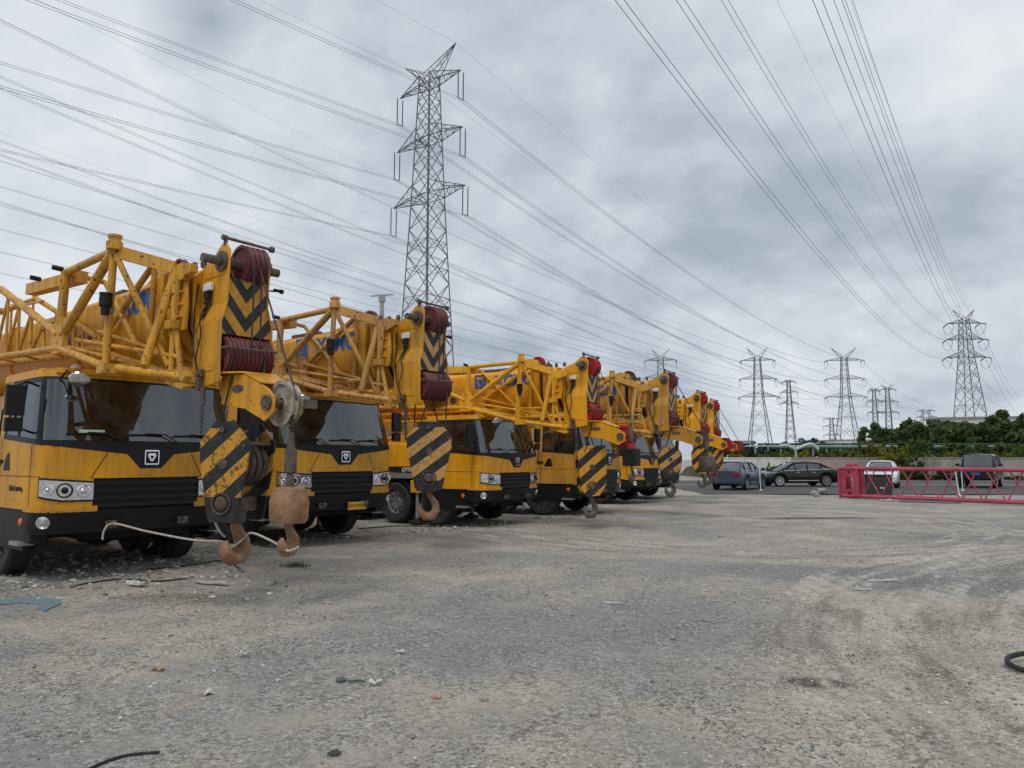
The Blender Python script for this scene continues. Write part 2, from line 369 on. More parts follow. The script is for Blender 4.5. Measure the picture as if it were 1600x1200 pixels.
    for cc in (ca_, cb_):
        c = mixc(t, math_(t, 'MULTIPLY', math_(t, 'MULTIPLY', ramp(t, cc, [(.0, 1.), (.30, .7), (.34, 0.)]), cover), .6), c, (.10, .092, .083))
        c = mixc(t, math_(t, 'MULTIPLY', math_(t, 'MULTIPLY', ramp(t, cc, [(.72, 0.), (.76, .5), (1., 1.)]), cover), .52), c, (.68, .65, .60))
    c = mixc(t, math_(t, 'MULTIPLY', ramp(t, peb, [(.2, 1.), (.42, 0.)]), .5), c, (.09, .082, .075))
    c = mixc(t, math_(t, 'MULTIPLY', ramp(t, peb, [(.60, 0.), (.74, 1.)]), .5), c, (.56, .54, .50))
    c = mixc(t, math_(t, 'MULTIPLY', ramp(t, fine, [(.3, 1.), (.5, 0.)]), .3), c, (.12, .11, .10))
    setc(t, b, 'Base Color', c); setc(t, b, 'Roughness', .95); setc(t, b, 'Specular IOR Level', .15)
    h = math_(t, 'ADD', math_(t, 'MULTIPLY', fine, .5), math_(t, 'ADD', math_(t, 'MULTIPLY', peb, .35), math_(t, 'MULTIPLY', trk, .45)))
    h = math_(t, 'ADD', h, math_(t, 'MULTIPLY', mid, 1.6)); h = math_(t, 'ADD', h, math_(t, 'MULTIPLY', math_(t, 'MULTIPLY', math_(t, 'SUBTRACT', 1., da_), cover), .5))
    bump(t, b, h, 1.0, .034)
    return m
def hgt(x, y):
    # low bumps in the yard, flat under wheels and far away
    k = 1.0 if y < 30 else max(0., 1 - (y - 30) / 15)
    return k * (.018*math.sin(x*.9 + 1.3*math.sin(y*.5)) + .014*math.sin(y*1.25 + .8*math.sin(x*.7)) + .008*math.sin(x*2.7 + y*2.1) - .02)
xs = sorted(set([-3500, -1500, -600, -250, -120, -70, -45] + [-34 + i*.5 for i in range(140)] + [45, 70, 120, 250, 600, 1500, 3500]))
ys = sorted(set([-600, -200, -60, -20, -6] + [-2 + i*.4 for i in range(100)] + [42, 50, 60, 80, 120, 200, 350, 600, 1200, 2500, 4500]))
g = MB(); nx = len(xs)
g.add([(x, y, hgt(x, y)) for y in ys for x in xs], [(j*nx+i, j*nx+i+1, (j+1)*nx+i+1, (j+1)*nx+i) for j in range(len(ys)-1) for i in range(nx-1)])
tag(g.build('ground', ground_mat(), None, 0, 60), 'dusty grey and tan gravel yard with tyre tracks', kind='structure')
def zg(x, y):
    # exact height of the ground sheet (its grid cells are triangulated far finer than the stones)
    return hgt(x, y)

# ------------------------------------------------------------------ mobile crane
_pl = [(-.10 * (i / 20) ** 2, i / 20 * 1.10) for i in range(21)]
_pl += [(-.10 - .32 * (1 - math.cos(R(a))), 1.10 + .275 * math.sin(R(a))) for a in range(9, 91, 9)]
_pl += [(-.42 - 1.63 * i / 12, 1.375) for i in range(1, 13)]
_sl = [0.]
for i in range(1, len(_pl)): _sl.append(_sl[-1] + math.hypot(_pl[i][0] - _pl[i-1][0], _pl[i][1] - _pl[i-1][1]))
SMAX = _sl[-1]
def cab_raw(s, z):
    a = min(abs(s), SMAX - 1e-6); i = 0
    lo, hi = 0, len(_sl) - 1
    while hi - lo > 1:
        md = (lo + hi) // 2
        if _sl[md] <= a: lo = md
        else: hi = md
    f = (a - _sl[lo]) / (_sl[hi] - _sl[lo])
    x = _pl[lo][0] + f * (_pl[hi][0] - _pl[lo][0]); y = _pl[lo][1] + f * (_pl[hi][1] - _pl[lo][1])
    wgt = 1 if a < 1.3 else max(0, 1 - (a - 1.3) / 1.3)
    dx = (z - 1.9) * .30 if z > 1.9 else 0
    if z < .95: dx = (.95 - z) * .28
    x -= dx * wgt; y *= 1 - .075 * max(0, z - 1.9)
    return Vector((x, y if s >= 0 else -y, z))
def cab_pt(s, z, off=0.):
    p = cab_raw(s, z)
    if off:
        e = .01; s0 = max(-SMAX + .02, min(SMAX - .02, s))
        du = cab_raw(s0 + e, z) - cab_raw(s0 - e, z); dv = cab_raw(s0, z + e) - cab_raw(s0, z - e)
        p = p + du.cross(dv).normalized() * off
    return p
def patch(mb, s0, s1, zlo, zhi, off=0., t=.02, ns=16, nz=3, mi=0, knots=()):
    fl = zlo if callable(zlo) else (lambda s: zlo); fh = zhi if callable(zhi) else (lambda s: zhi)
    ss = sorted(set([s0 + (s1 - s0) * i / ns for i in range(ns + 1)] + [k for k in knots if s0 < k < s1]))
    n = len(ss); m = nz + 1; vs = []
    for o in (off, off - t):
        for s in ss:
            for j in range(m): vs.append(cab_pt(s, fl(s) + (fh(s) - fl(s)) * j / nz, o))
    fs = []; B = n * m
    for i in range(n - 1):
        for j in range(nz):
            a = i*m+j; fs.append((a, a+m, a+m+1, a+1)); fs.append((B+a, B+a+1, B+a+m+1, B+a+m))
    for i in range(n - 1):
        a = i*m; fs.append((a, B+a, B+a+m, a+m)); a = i*m+nz; fs.append((a, a+m, B+a+m, B+a))
    for j in range(nz):
        fs.append((j, j+1, B+j+1, B+j)); a = (n-1)*m+j; fs.append((a, B+a, B+a+1, a+1))
    mb.add(vs, fs, mi); return mb
def pw(pts):
    def f(s):
        a = abs(s)
        for (x0, y0), (x1, y1) in zip(pts, pts[1:]):
            if a <= x1: return y0 + (y1 - y0) * (a - x0) / (x1 - x0) if x1 > x0 else y1
        return pts[-1][1]
    return f
BELT = pw([(0, 1.50), (.15, 1.50), (.33, 1.70), (1.3, 1.81), (SMAX, 1.95)])
KN = (-1.3, -.33, -.15, .15, .33, 1.3)

def sheave(mb, o, r, wd, n=28, mi=0):
    h = wd / 2
    mb.lathe([(r*.25, -h*.8), (r*.30, -h*.8), (r*.34, -h*.35), (r*.78, -h*.35), (r*.84, -h), (r, -h), (r*.985, -h*.7), (r*.90, 0), (r*.985, h*.7), (r, h), (r*.84, h), (r*.78, h*.35), (r*.34, h*.35), (r*.30, h*.8), (r*.25, h*.8)], o, (0, 1, 0), n, mi, closed=True)
def usec(w_, zb, zt, n=9):
    # boom cross-section in (y, z): flat top with chamfers, U-shaped belly
    zm = zb + (zt - zb) * .52; pts = [(-w_ + .10, zt), (-w_, zt - .10), (-w_, zm)]
    for i in range(1, n): a = math.pi * i / n; pts.append((-w_ * math.cos(a), zm - (zm - zb) * math.sin(a) ** .8))
    pts += [(w_, zm), (w_, zt - .10), (w_ - .10, zt)]
    return pts
def boomloft(mb, w_, zb, zt, xs, mi=0):
    sec = usec(w_, zb, zt); mb.loft([[(x, y, z) for y, z in sec] for x in xs], mi); return mb

_wheel = {}
def wheel_meshes():
    if _wheel: return _wheel
    t = MB(); r = .54
    t.lathe([(.31, -.13), (.36, -.155), (.50, -.16), (.535, -.135), (.54, -.05), (.54, .05), (.535, .135), (.50, .16), (.36, .155), (.31, .13)], (0,0,0), (0,1,0), 36, closed=True)
    for i in range(36):       # tread lugs
        a = 2*math.pi*i/36; m = Matrix.Rotation(a, 3, 'Y')
        for sg in (-1, 1): t.box(m @ Vector((.54, sg*.095, 0)), (.025, .07, .05), m)
    _wheel['tyre'] = t.mesh('tyre', M['rub'])
    rm = MB()
    rm.lathe([(.335, -.15), (.335, -.12), (.315, -.10), (.29, -.02), (.20, .02), (.17, -.02), (.16, -.07), (.15, -.12), (.06, -.13), (.0, -.13)], (0,0,0), (0,1,0), 32, cap=False)
    _wheel['rim'] = rm.mesh('rim', M['chr'])
    nb = MB()
    for i in range(10):
        a = 2*math.pi*i/10; nb.lathe([(.018, 0), (.018, -.05), (.009, -.055)], (.225*math.cos(a), .0, .225*math.sin(a)), (0,1,0), 6)
    for i in range(10):
        a = 2*math.pi*(i+.5)/10; nb.lathe([(.034, -.012), (.034, -.022)], (.262*math.cos(a), .005, .262*math.sin(a)), (0,1,0), 10, mi=1)
    _wheel['nuts'] = nb.mesh('nuts', [M['gal'], M['dark']])
    return _wheel

def smoothpath(p, n=6):
    out = []
    for i in range(len(p) - 1):
        a, b_, c, d = p[max(i-1, 0)], p[i], p[i+1], p[min(i+2, len(p)-1)]
        for k in range(n):
            t = k / n; out.append(.5*((2*b_) + (c - a)*t + (2*a - 5*b_ + 4*c - d)*t*t + (3*b_ - a - 3*c + d)*t**3))
    return out + [p[-1]]
def crane(cfg):
    X, Y, th = cfg['pose']; yl, yj = M[cfg['y']], M[cfg['yj']]; sh = M[cfg['sheave']]
    root = empty('mobile_crane', (X, Y, 0), R(th - 90), cfg.get('sc', 1.)); tag(root, cfg['label'], 'mobile crane', 'mobile cranes parked in a row')
    body = M[cfg['cab']] if cfg.get('cab') else yl
    # --- cab
    cab = MB()
    patch(cab, -SMAX, SMAX, pw([(0, 1.37), (.74, 1.37), (.86, 1.39), (SMAX, 1.40)]), BELT, 0, .03, 44, 4, 0, KN)
    for sg in (-1, 1):
        a, b = sorted((sg*.74, sg*SMAX)); patch(cab, a, b, .95, pw([(0, 1.362), (.74, 1.362), (.86, 1.392), (SMAX, 1.394)]), 0, .03, 22, 3, 0)
        a, b = sorted((sg*.68, sg*1.75)); patch(cab, a, b, .93, 1.0, .022, .04, 14, 2, 0)
        a, b = sorted((sg*2.82, sg*SMAX)); patch(cab, a, b, BELT, 2.757, 0, .03, 3, 3, 0)
    patch(cab, -SMAX, SMAX, 2.757, 2.85, .012, .04, 40, 2, 0)
    patch(cab, -1.25, 1.25, 2.80, 2.87, .045, .05, 24, 2, 0)
    rf = [cab_pt(-SMAX + 2*SMAX*i/48, 2.85, -.01) for i in range(49)]
    cab.prism(rf, (0, 0, .03))
    cabo = cab.build('cab', body, root, 0, 40)
    rb = MB(); rb.box((-2.06, 0, 1.9), (.05, 2.55, 1.9)); rb.box((-1.15, 0, 1.0), (1.7, 2.5, .06)); rb.box((-1.12, 0, 2.66), (1.5, 2.2, .03)); rb.build('cab_lining', M['intl' if cfg.get('lin') else 'int'], root)
    b = MB(); patch(b, -1.72, 1.72, .64, .945, .02, .08, 36, 4)
    for sg in (-1, 1):
        a, c_ = sorted((sg*1.73, sg*SMAX)); patch(b, a, c_, .40, .94, -.03, .05, 8, 2)  # black side panels carried lower to stand in for darkness around the front wheel
    b.build('bumper', M['blk'], root)
    b = MB(); patch(b, -.735, .735, .955, 1.355, -.02, .03, 16, 3); gr = b.build('grille', M['blk2'], root)
    for zz_ in (1.0, 1.10, 1.20, 1.30):
        b = MB(); patch(b, -.72, .72, zz_ - .022, zz_ + .022, .012, .03, 14, 1); b.build('grille_slat', M['blk'], gr)
    b = MB(); patch(b, -1.40, 1.40, lambda s: BELT(s) + .002, 1.882, .004, .03, 30, 2, 0, KN); b.build('cowl', M['blk'], root)
    b = MB(); patch(b, -1.39, 1.39, 1.885, 2.75, -.004, .012, 26, 5); b.build('windscreen', M['glass2' if cfg.get('pale') else 'glass'], root)
    b = MB(); patch(b, -1.39, 1.39, 2.73, 2.757, .002, .004, 26, 1)
    for sg in (-1, 1):
        a, c_ = sorted((sg*1.395, sg*1.50)); patch(b, a, c_, BELT, 2.757, .004, .03, 4, 4)
        a, c_ = sorted((sg*1.50, sg*2.82)); patch(b, a, c_, BELT, lambda s: BELT(s) + .07, .004, .03, 8, 1); patch(b, a, c_, 2.69, 2.757, .004, .03, 8, 1)
        a, c_ = sorted((sg*2.18, sg*2.24)); patch(b, a, c_, lambda s: BELT(s) + .06, 2.70, .005, .03, 1, 3)
    b.build('window_frame', M['blk'], root)
    for sg in (-1, 1):
        for q0, q1 in ((1.505, 2.175), (2.245, 2.815)):
            a, c_ = sorted((sg*q0, sg*q1)); b = MB(); patch(b, a, c_, lambda s: BELT(s) + .072, 2.688, -.006, .012, 6, 4); b.build('side_window', M['glass'], root)
        # headlight: housing, clear cover, two lenses
        a, c_ = sorted((sg*.72, sg*1.40))
        hl = MB(); patch(hl, a, c_, pw([(0, 1.05), (.72, 1.06), (1.1, 1.06), (1.4, 1.12)]), pw([(0, 1.33), (.72, 1.33), (1.4, 1.385)]), .010, .03, 12, 3, 1)
        patch(hl, a + .02*1, c_ - .02, pw([(0, 1.075), (.72, 1.085), (1.1, 1.085), (1.4, 1.145)]), pw([(0, 1.305), (.72, 1.305), (1.4, 1.36)]), .018, .02, 12, 3, 0)
        ho = hl.build('headlight', [M['lamp'], M['blk']], root)
        for q, rr in ((.86, .085), (1.08, .10), (1.27, .07)):
            b = MB(); p = cab_pt(sg*q, 1.20 + (q - .86)*.06, .018); nn = (cab_pt(sg*q, 1.2, .1) - cab_pt(sg*q, 1.2, 0)).normalized()
            b.lathe([(rr, -.01), (rr, .012), (rr*.85, .016), (rr*.8, .0), (rr*.45, -.004), (rr*.40, .02), (rr*.2, .035), (0, .04)], p, nn, 20); b.build('lens', M['chrome'] if q != 1.08 else M['blk2'], ho)
        p = cab_pt(sg*1.28, .80, .02); nn = (cab_pt(sg*1.28, .8, .1) - cab_pt(sg*1.28, .8, 0)).normalized()
        b = MB(); b.lathe([(.085, -.02), (.085, .02), (.07, .025), (.06, .012), (0, .03)], p, nn, 20); b.build('fog_lamp', M['lamp'], root)
        p = cab_pt(sg*1.9, .78, -.03); b = MB(); b.lathe([(.055, -.02), (.055, .02), (.03, .035), (0, .037)], p, (0, sg, 0), 16); b.build('marker_lamp', M['ora'], root)
        # seams
        sm = MB()
        for q in (1.62, 2.86):
            a, c_ = sorted((sg*q, sg*(q + .012))); patch(sm, a, c_, .96, lambda s: BELT(s) - .01, .0025, .006, 1, 3)
        a, c_ = sorted((sg*1.40, sg*SMAX)); patch(sm, a, c_, 1.392, 1.402, .0025, .006, 14, 1)
        vs = []
        for o_ in (.003, -.004):
            for zq in (1.375, 1.5, 1.62, BELT(.56) - .01):
                s_ = sg*(.78 - (zq - 1.375)*.55); vs += [cab_pt(s_, zq, o_), cab_pt(s_ + .012, zq, o_)]
        fs = [(2*i, 2*i+1, 2*i+3, 2*i+2) for i in range(3)] + [(8+2*i, 8+2*i+2, 8+2*i+3, 8+2*i+1) for i in range(3)]
        sm.add(vs, fs); sm.build('panel_seam', M['blk'], root)
        # black corner decal on the door
        b = MB(); vs = [cab_pt(sg*2.45, 1.47, .004), cab_pt(sg*2.75, 1.47, .004), cab_pt(sg*2.62, 1.70, .004), cab_pt(sg*2.50, 1.72, .004)]
        b.prism(vs, (0, -sg*.006, 0)); b.build('door_vent', M['blk'], root)
        b = MB(); b.box((-1.72, sg*1.392, 1.60), (.22, .03, .05)); b.build('door_handle', M['blk'], root, .008)
        b = MB(); b.path([cab_pt(sg*2.93, 1.55, .0), cab_pt(sg*2.93, 1.57, .05), cab_pt(sg*2.93, 2.35, .05), cab_pt(sg*2.93, 2.37, .0)], .014, 6); b.build('grab_rail', M['blk'], root)
        b = MB(); b.box((.0, sg*.50, .74), (.05, .14, .10)); b.lathe([(.03, -.02), (.055, -.02), (.055, .02), (.03, .02)], (.05, sg*.50, .74), (0, 1, 0), 14, closed=True); b.build('tow_eye', M['stl'], root)
        # door step
        b = MB(); b.box((-.78, sg*1.33, .50), (.34, .20, .05)); b.bar((-.92, sg*1.33, .5), (-.92, sg*1.33, .62), .03); b.bar((-.64, sg*1.33, .5), (-.64, sg*1.33, .62), .03); b.build('door_step', M['gal'], root)
        b = MB(); b.box((-.72, sg*1.24, .72), (.62, .22, .42)); b.build('step_box', M['blk'], root, .02)
        # mirrors
        mr = MB(); y0 = sg*1.62
        mr.path([(-.55, sg*1.31, 2.62), (-.42, sg*1.5, 2.66), (-.36, y0, 2.6), (-.36, y0, 2.05), (-.5, sg*1.36, 1.98)], .018, 6)
        mr.box((-.36, y0 + sg*.02, 2.40), (.09, .22, .40)); mr.box((-.36, y0 + sg*.02, 2.08), (.08, .20, .18))
        mo = mr.build('mirror', M['blk'], root, .012)
        b = MB(); b.box((-.408, y0 + sg*.02, 2.40), (.006, .19, .36)); b.box((-.403, y0 + sg*.02, 2.08), (.006, .17, .15)); b.build('mirror_glass', M['chrome'], mo)
    rm = MB(); rm.path([cab_pt(-1.2, 2.72, .02), cab_pt(-1.15, 2.75, .25), cab_pt(-1.05, 2.62, .34)], .014, 6)
    rmo = rm.build('kerb_mirror_arm', M['blk'], root)
    b = MB(); p = cab_pt(-1.02, 2.58, .36); b.lathe([(0, .03), (.08, .022), (.13, 0), (.135, -.02), (.09, -.06), (0, -.07)], p, (.62, -.25, -.75), 24); b.build('kerb_mirror', M['chrome'], rmo)
    # interior
    b = MB(); b.box((-.62, 0, 1.74), (.5, 2.2, .38)); b.box((-.60, 0, 1.50), (.6, 2.2, .3)); b.build('dashboard', M['int'], root, .03)
    for sy in (-.75, .65):
        b = MB(); b.box((-1.35, sy, 1.55), (.55, .55, .16)); b.box((-1.62, sy, 1.98), (.14, .52, .78), Matrix.Rotation(-.15, 3, 'Y')); b.box((-1.70, sy, 2.42), (.10, .28, .16)); b.build('seat', M['int'], root, .03)
    b = MB(); o = Vector((-.78, .65, 2.0)); ax = Vector((-.5, 0, 1)).normalized(); u = ax.orthogonal().normalized(); v = ax.cross(u)
    b.path([o + (u*math.cos(k*math.pi/9) + v*math.sin(k*math.pi/9))*.22 for k in range(19)], .016, 6); b.bar(o, o - ax*.35, .05); b.bar(o - u*.2, o + u*.2, .03, .02); b.build('steering_wheel', M['blk'], root)
    # wipers
    for k, s0 in enumerate((-.80, -.05, .62)):
        b = MB(); b.path([cab_pt(s0 + .42, 1.87, .03), cab_pt(s0 + .22, 1.97, .05), cab_pt(s0 - .05, 1.98, .04)], .010, 5); b.path([cab_pt(s0 + .22, 1.98, .028), cab_pt(s0 - .30, 1.965, .022)], .012, 4); b.build('wiper', M['blk'], root)
    # emblem
    e = MB(); c0 = cab_pt(0, 1.655, .01); nn = Vector((1, 0, 0)); h = .095
    for (y0, z0, y1, z1) in ((-h, -h, h, -h), (h, -h, h, h), (h, h, -h, h), (-h, h, -h, -h)):
        e.bar(c0 + Vector((.008, y0, z0)), c0 + Vector((.008, y1, z1)), .014, .02)
    for k in range(3):
        a0 = math.pi/2 + k*2*math.pi/3 + math.pi; a1 = a0 + 2*math.pi/3
        P0 = Vector((0, math.cos(a0)*.092, math.sin(a0)*.092 + .012)); P1 = Vector((0, math.cos(a1)*.092, math.sin(a1)*.092 + .012)); i0 = P0*.42; i1 = P1*.42
        q0 = P0.lerp(P1, .12); q1 = P0.lerp(P1, .84)
        e.prism([c0 + q0, c0 + q1, c0 + i0.lerp(i1, 1.05), c0 + i0.lerp(i1, .0)], (.016, 0, 0))
    e.build('emblem', M['chrome'], root)
    # --- chassis
    b = MB()
    for sg in (-1, 1): b.box((-5.6, sg*.42, .98), (10.6, .16, .42))
    b.box((-1.1, 0, .82), (1.8, 2.2, .30)); b.box((-.6, 0, .62), (.6, 1.5, .2)); b.box((-5.4, 0, 1.0), (9.6, .7, .1)); b.box((-5.0, 0, .80), (8.2, .62, .5)); b.box((-6.2, -.9, .78), (1.5, .7, .62)); b.box((-6.2, .9, .78), (1.5, .7, .62)); b.box((-9.3, 0, .85), (1.6, 2.2, .5)); b.box((-2.27, 0, .82), (.5, 2.3, .5)); b.box((-.95, 0, .72), (.9, 2.3, .3))  # includes tanks and filler boxes added to block light under the crane
    for ax_ in AXLES: b.tube((ax_, -1.1, .54), (ax_, 1.1, .54), .09, n=10); b.box((ax_, 0, .56), (.35, .5, .4))
    b.build('chassis', M['dark'], root)
    b = MB(); b.box((-6.6, 0, 1.30), (8.9, 2.6, .06)); b.box((-3.35, -.95, 1.83), (2.4, .72, .66)); b.box((-3.35, .95, 1.83), (2.4, .72, .66)); b.box((-3.3, 0, 1.9), (2.2, 1.1, 1.0))
    b.build('engine_cover', yl, root, .025)
    for sg in (-1, 1):
        b = MB(); b.box((-3.35, sg*1.30, 1.43), (2.42, .03, .13)); so_ = b.build('side_band', M['blk'], root)
        b = MB(); b.box((-3.35, sg*1.30, 1.27), (2.42, .035, .14)); b.build('side_skirt', M['gal'], root)
        for ax_ in AXLES[1:]:
            b = MB(); b.lathe([(.62, -.18), (.64, -.18), (.64, .18), (.62, .18)], (ax_, sg*1.15, .54), (0, 1, 0), 24, closed=True)
            me = b.mesh('mudguard', M['dark']); bm = bmesh.new(); bm.from_mesh(me)
            bmesh.ops.delete(bm, geom=[v for v in bm.verts if v.co.z < .75], context='VERTS'); bm.to_mesh(me); bm.free(); link('mudguard', me, root)
        b = MB(); b.box((-9.2, sg*1.0, 1.12), (.5, .6, .42)); b.build('outrigger_box', yl, root, .015); b = MB(); b.box((-2.42, sg*1.02, .98), (.36, .62, .34)); b.build('outrigger_box', yl, root, .015)
        for xo, lo in ((-2.42, .0), (-9.2, .35)):
            b = MB(); b.tube((xo, sg*1.22, .12 + lo), (xo, sg*1.22, 1.5), .055, n=14); jo = b.build('outrigger_jack', M['gal'], root)
            b = MB(); b.lathe([(.24, .0), (.24, .05), (.10, .09), (.08, .13)], (xo, sg*1.22, lo), (0, 0, 1), 20); b.build('foot_plate', M['blk2'], jo)
    text_part('model_lettering', 'QY75', .15, M['wht'], root, Matrix.Translation((-2.75, -1.318, 1.43)) @ Matrix.Rotation(math.pi/2, 4, 'X'), .004, .2)
    wm = wheel_meshes()
    for ax_ in AXLES:
        for sg in (-1, 1):
            r3 = (0, rnd.random()*6, math.pi if sg > 0 else 0)
            wo_ = link('wheel', wm['tyre'], root, (ax_, sg*1.18, .54), r3); link('rim', wm['rim'], wo_); link('wheel_nuts', wm['nuts'], wo_)
    # --- superstructure
    b = MB(); b.lathe([(.75, 1.33), (.75, 1.55), (.65, 1.6)], (-6.9, 0, 0), (0, 0, 1), 28)
    for sg in (-1, 1): b.plate([(-9.6, 1.6), (-5.9, 1.6), (-5.9, 1.9), (-7.2, 3.0), (-8.6, 3.3), (-9.6, 2.9)], sg*.55, .06)
    b.box((-7.7, 0, 1.62), (3.6, 1.9, .1)); b.build('turntable', yl, root)
    b = MB(); b.box((-10.0, 0, 2.0), (.9, 2.5, .9)); b.build('counterweight', yl, root, .06)
    b = MB(); b.loft([[(-7.4, .65, z), (-5.9, .65, z), (-5.75 + (z - 1.6)*.06, .95, z), (-5.75 + (z - 1.6)*.06, 1.25, z), (-5.9, 1.33, z), (-7.4, 1.33, z)] for z in (1.6, 2.3, 3.0)]); oc = b.build('operator_cabin', yl, root, .03)
    b = MB(); b.box((-6.6, 1.335, 2.6), (1.3, .012, .66)); b.box((-5.70, 1.1, 2.55), (.012, .28, .8)); b.build('cabin_window', M['carglass'], oc)
    b = MB(); b.lathe([(.09, 0), (.13, 0), (.13, 1.9), (.09, 1.9)], (-5.6, 0, 1.75), (.62, 0, .42), 16, closed=True); b.build('lift_cylinder', M['gal'], root)
    b = MB(); b.path([(-2.35, .92, 1.6), (-2.35, .92, 2.85), (-2.30, .92, 3.0), (-2.2, .93, 3.09), (-2.05, .95, 3.12), (-1.85, .97, 3.1)], .085, 14); b.build('exhaust_pipe', M['chr'], root)
    b = MB(); b.lathe([(.07, 2.88), (.075, 2.93), (.05, 2.98), (0, 2.99)], (-.75, -.80, 0), (0, 0, 1), 16); b.build('roof_beacon', M['wht'], root)
    # --- boom
    LX = cfg.get('L', 2.6) - 2.6
    piv = empty('boom', (0, 0, 0)); C.objects.unlink(piv); bpy.data.objects.remove(piv)
    b = MB(); boomloft(b, .42, 2.93, 4.08, (-8.6, 1.2 + LX)); boom = b.build('boom', yl, root, .012, 40)
    for k, (xa, xb, g) in enumerate(((1.10, 1.28, .055), (-1.9, -1.78, .03), (-5.0, -4.88, .03), (1.38, 1.52, .03), (1.62, 1.76, .0), (1.86, 1.98, -.03))):
        b = MB(); boomloft(b, .42 + g, 2.93 - g, 4.08 + g, (xa + LX, xb + LX)); b.build('boom_collar', yl, boom, .01)
    b = MB(); boomloft(b, .36, 3.0, 4.0, (1.15 + LX, 1.96 + LX)); b.build('inner_section', M['blk2'], boom)
    for k in range(4):
        b = MB(); x = 1.2 + k*.24 + LX; b.lathe([(.035, 0), (.045, .05), (.03, .11), (0, .12)], (x, -.25, 4.09 + (.05 if k < 2 else 0)), (0, 0, 1), 10); b.build('grease_stud', M['stl'], boom)
    for sy in (-1, 1):
        b = MB(); b.plate([(1.5, 3.25), (1.95, 3.25), (1.98, 3.55), (1.95, 3.86), (1.5, 3.92)], sy*.46, .04)
        for z in (3.42, 3.58, 3.74): b.box((1.72, sy*.50, z), (.34, .05, .022))
        o = b.build('wear_pad_cover', yl, boom, .008); o.location.x = LX
    tx = cfg.get('tx', .15); mt = Matrix.Translation((tx, -.424, 3.80)) @ Matrix.Rotation(math.pi/2, 4, 'X')
    if cfg.get('text', True):
        text_part('boom_lettering', 'XCMG', .42, M['blue'], boom, mt, .014, .12, .002, .98)
        b = MB(); q = -1.07 + tx
        b.plate([(q - .19, 3.64), (q + .19, 3.64), (q + .19, 4.02), (q - .19, 4.02)], -.422, .005)
        b.build('boom_logo', M['blue'], boom)
        b = MB(); b.plate([(q - .15, 3.96), (q + .15, 3.96), (q + .10, 3.88), (q - .10, 3.88)], -.426, .005); b.plate([(q - .15, 3.93), (q - .11, 3.86), (q + .0, 3.72), (q - .02, 3.66)], -.426, .005); b.plate([(q + .15, 3.93), (q + .11, 3.86), (q + .03, 3.72), (q + .02, 3.66)], -.426, .005)
        b.build('logo_mark', yl, boom)
    # bracket and sheave riding on the boom top
    b = MB()
    for y in (-.14, .04): b.plate([(-.6, 4.08), (.9, 4.08), (.75, 4.34), (.45, 4.40), (-.1, 4.18)], y, .025)
    b.build('top_bracket', yj, boom)
    b = MB(); sheave(b, (.72, -.05, 4.22), .22, .07); b.build('top_sheave', sh, boom)
    b = MB(); b.box((-1.05, -.22, 4.12), (.9, .1, .09)); b.tube((-3.9, .18, 4.16), (1.0, .18, 4.20), .05, n=8); b.build('hose_tray', M['stl'], boom)
    # cradle under the boom
    b = MB(); b.box((-.95, 0, 2.895), (.18, .7, .05)); b.plate([(-1.1, 2.88), (-.8, 2.88), (-.86, 3.02), (-1.04, 3.02)], -.34, .05); b.plate([(-1.1, 2.88), (-.8, 2.88), (-.86, 3.02), (-1.04, 3.02)], .34, .05); b.build('boom_rest', yl, root)
    # --- boom head
    hd = MB()
    for sy in (-1, 1):       # side plates: narrow above, flared out around the lower sheaves
        hd.plate([(1.95, 3.55), (1.95, 4.06), (2.22, 4.16), (2.42, 4.30), (2.52, 4.31), (2.62, 4.20), (2.60, 3.55)], sy*.325, .03)
        hd.prism([(1.95, sy*.31, 3.553), (2.60, sy*.31, 3.553), (2.60, sy*.395, 3.297), (1.95, sy*.395, 3.297)], (0, sy*.03, 0))
        hd.plate([(1.95, 2.72), (1.95, 3.30), (2.60, 3.30), (2.62, 2.56), (2.10, 2.48)], sy*.41, .03)
        hd.box((2.28, sy*.345, 3.95), (.5, .012, .10)); hd.box((2.28, sy*.43, 2.75), (.42, .012, .10))
    hd.box((2.12, 0, 4.02), (.34, .62, .05)); hd.box((2.10, 0, 2.80), (.28, .62, .06)); hd.box((2.06, 0, 3.4), (.05, .62, 1.2))
    ho = hd.build('boom_head', yl, boom, .006); ho.location.x = LX; ho.scale = (1, .84, 1)
    def hp(mb, name, mats, bev=0, sm=35):
        o = mb.build(name, mats, boom, bev, sm); o.location.x = LX; o.scale = (1, .84, 1); return o
    b = MB()
    for (w0, z0), (w1, z1) in (((.305, 3.86), (.305, 3.55)), ((.305, 3.55), (.39, 3.30)), ((.39, 3.30), (.39, 3.15))): b.prism([(2.585, -w0, z0), (2.585, w0, z0), (2.585, w1, z1), (2.585, -w1, z1)], (-.02, 0, 0))
    hp(b, 'chevron_plate', M[cfg['chev']], 0, 0)
    b = MB(); b.tube((2.30, -.48, 2.60), (2.32, -.47, 1.92), .014, n=6); b.lathe([(.035, 0), (.035, .22)], (2.32, -.47, 2.28), (0, 0, 1), 10); b.path([(2.32 + .02*math.sin(k*1.2), -.47 + .02*math.cos(k*1.2), 2.25 - k*.012) for k in range(26)], .009, 5); hp(b, 'limit_weight', M['rustd'])
    b = MB(); b.path(smoothpath([Vector(q) for q in ((1.98, -.40, 3.85), (2.08, -.50, 3.55), (2.02, -.47, 3.25), (2.10, -.50, 2.95), (2.25, -.50, 2.62))]), .014, 5); b.path(smoothpath([Vector(q) for q in ((2.28, -.36, 3.62), (2.16, -.46, 3.42), (2.20, -.47, 3.15), (2.14, -.49, 2.85), (2.30, -.49, 2.6))]), .011, 5); hp(b, 'hose', M['rub'])
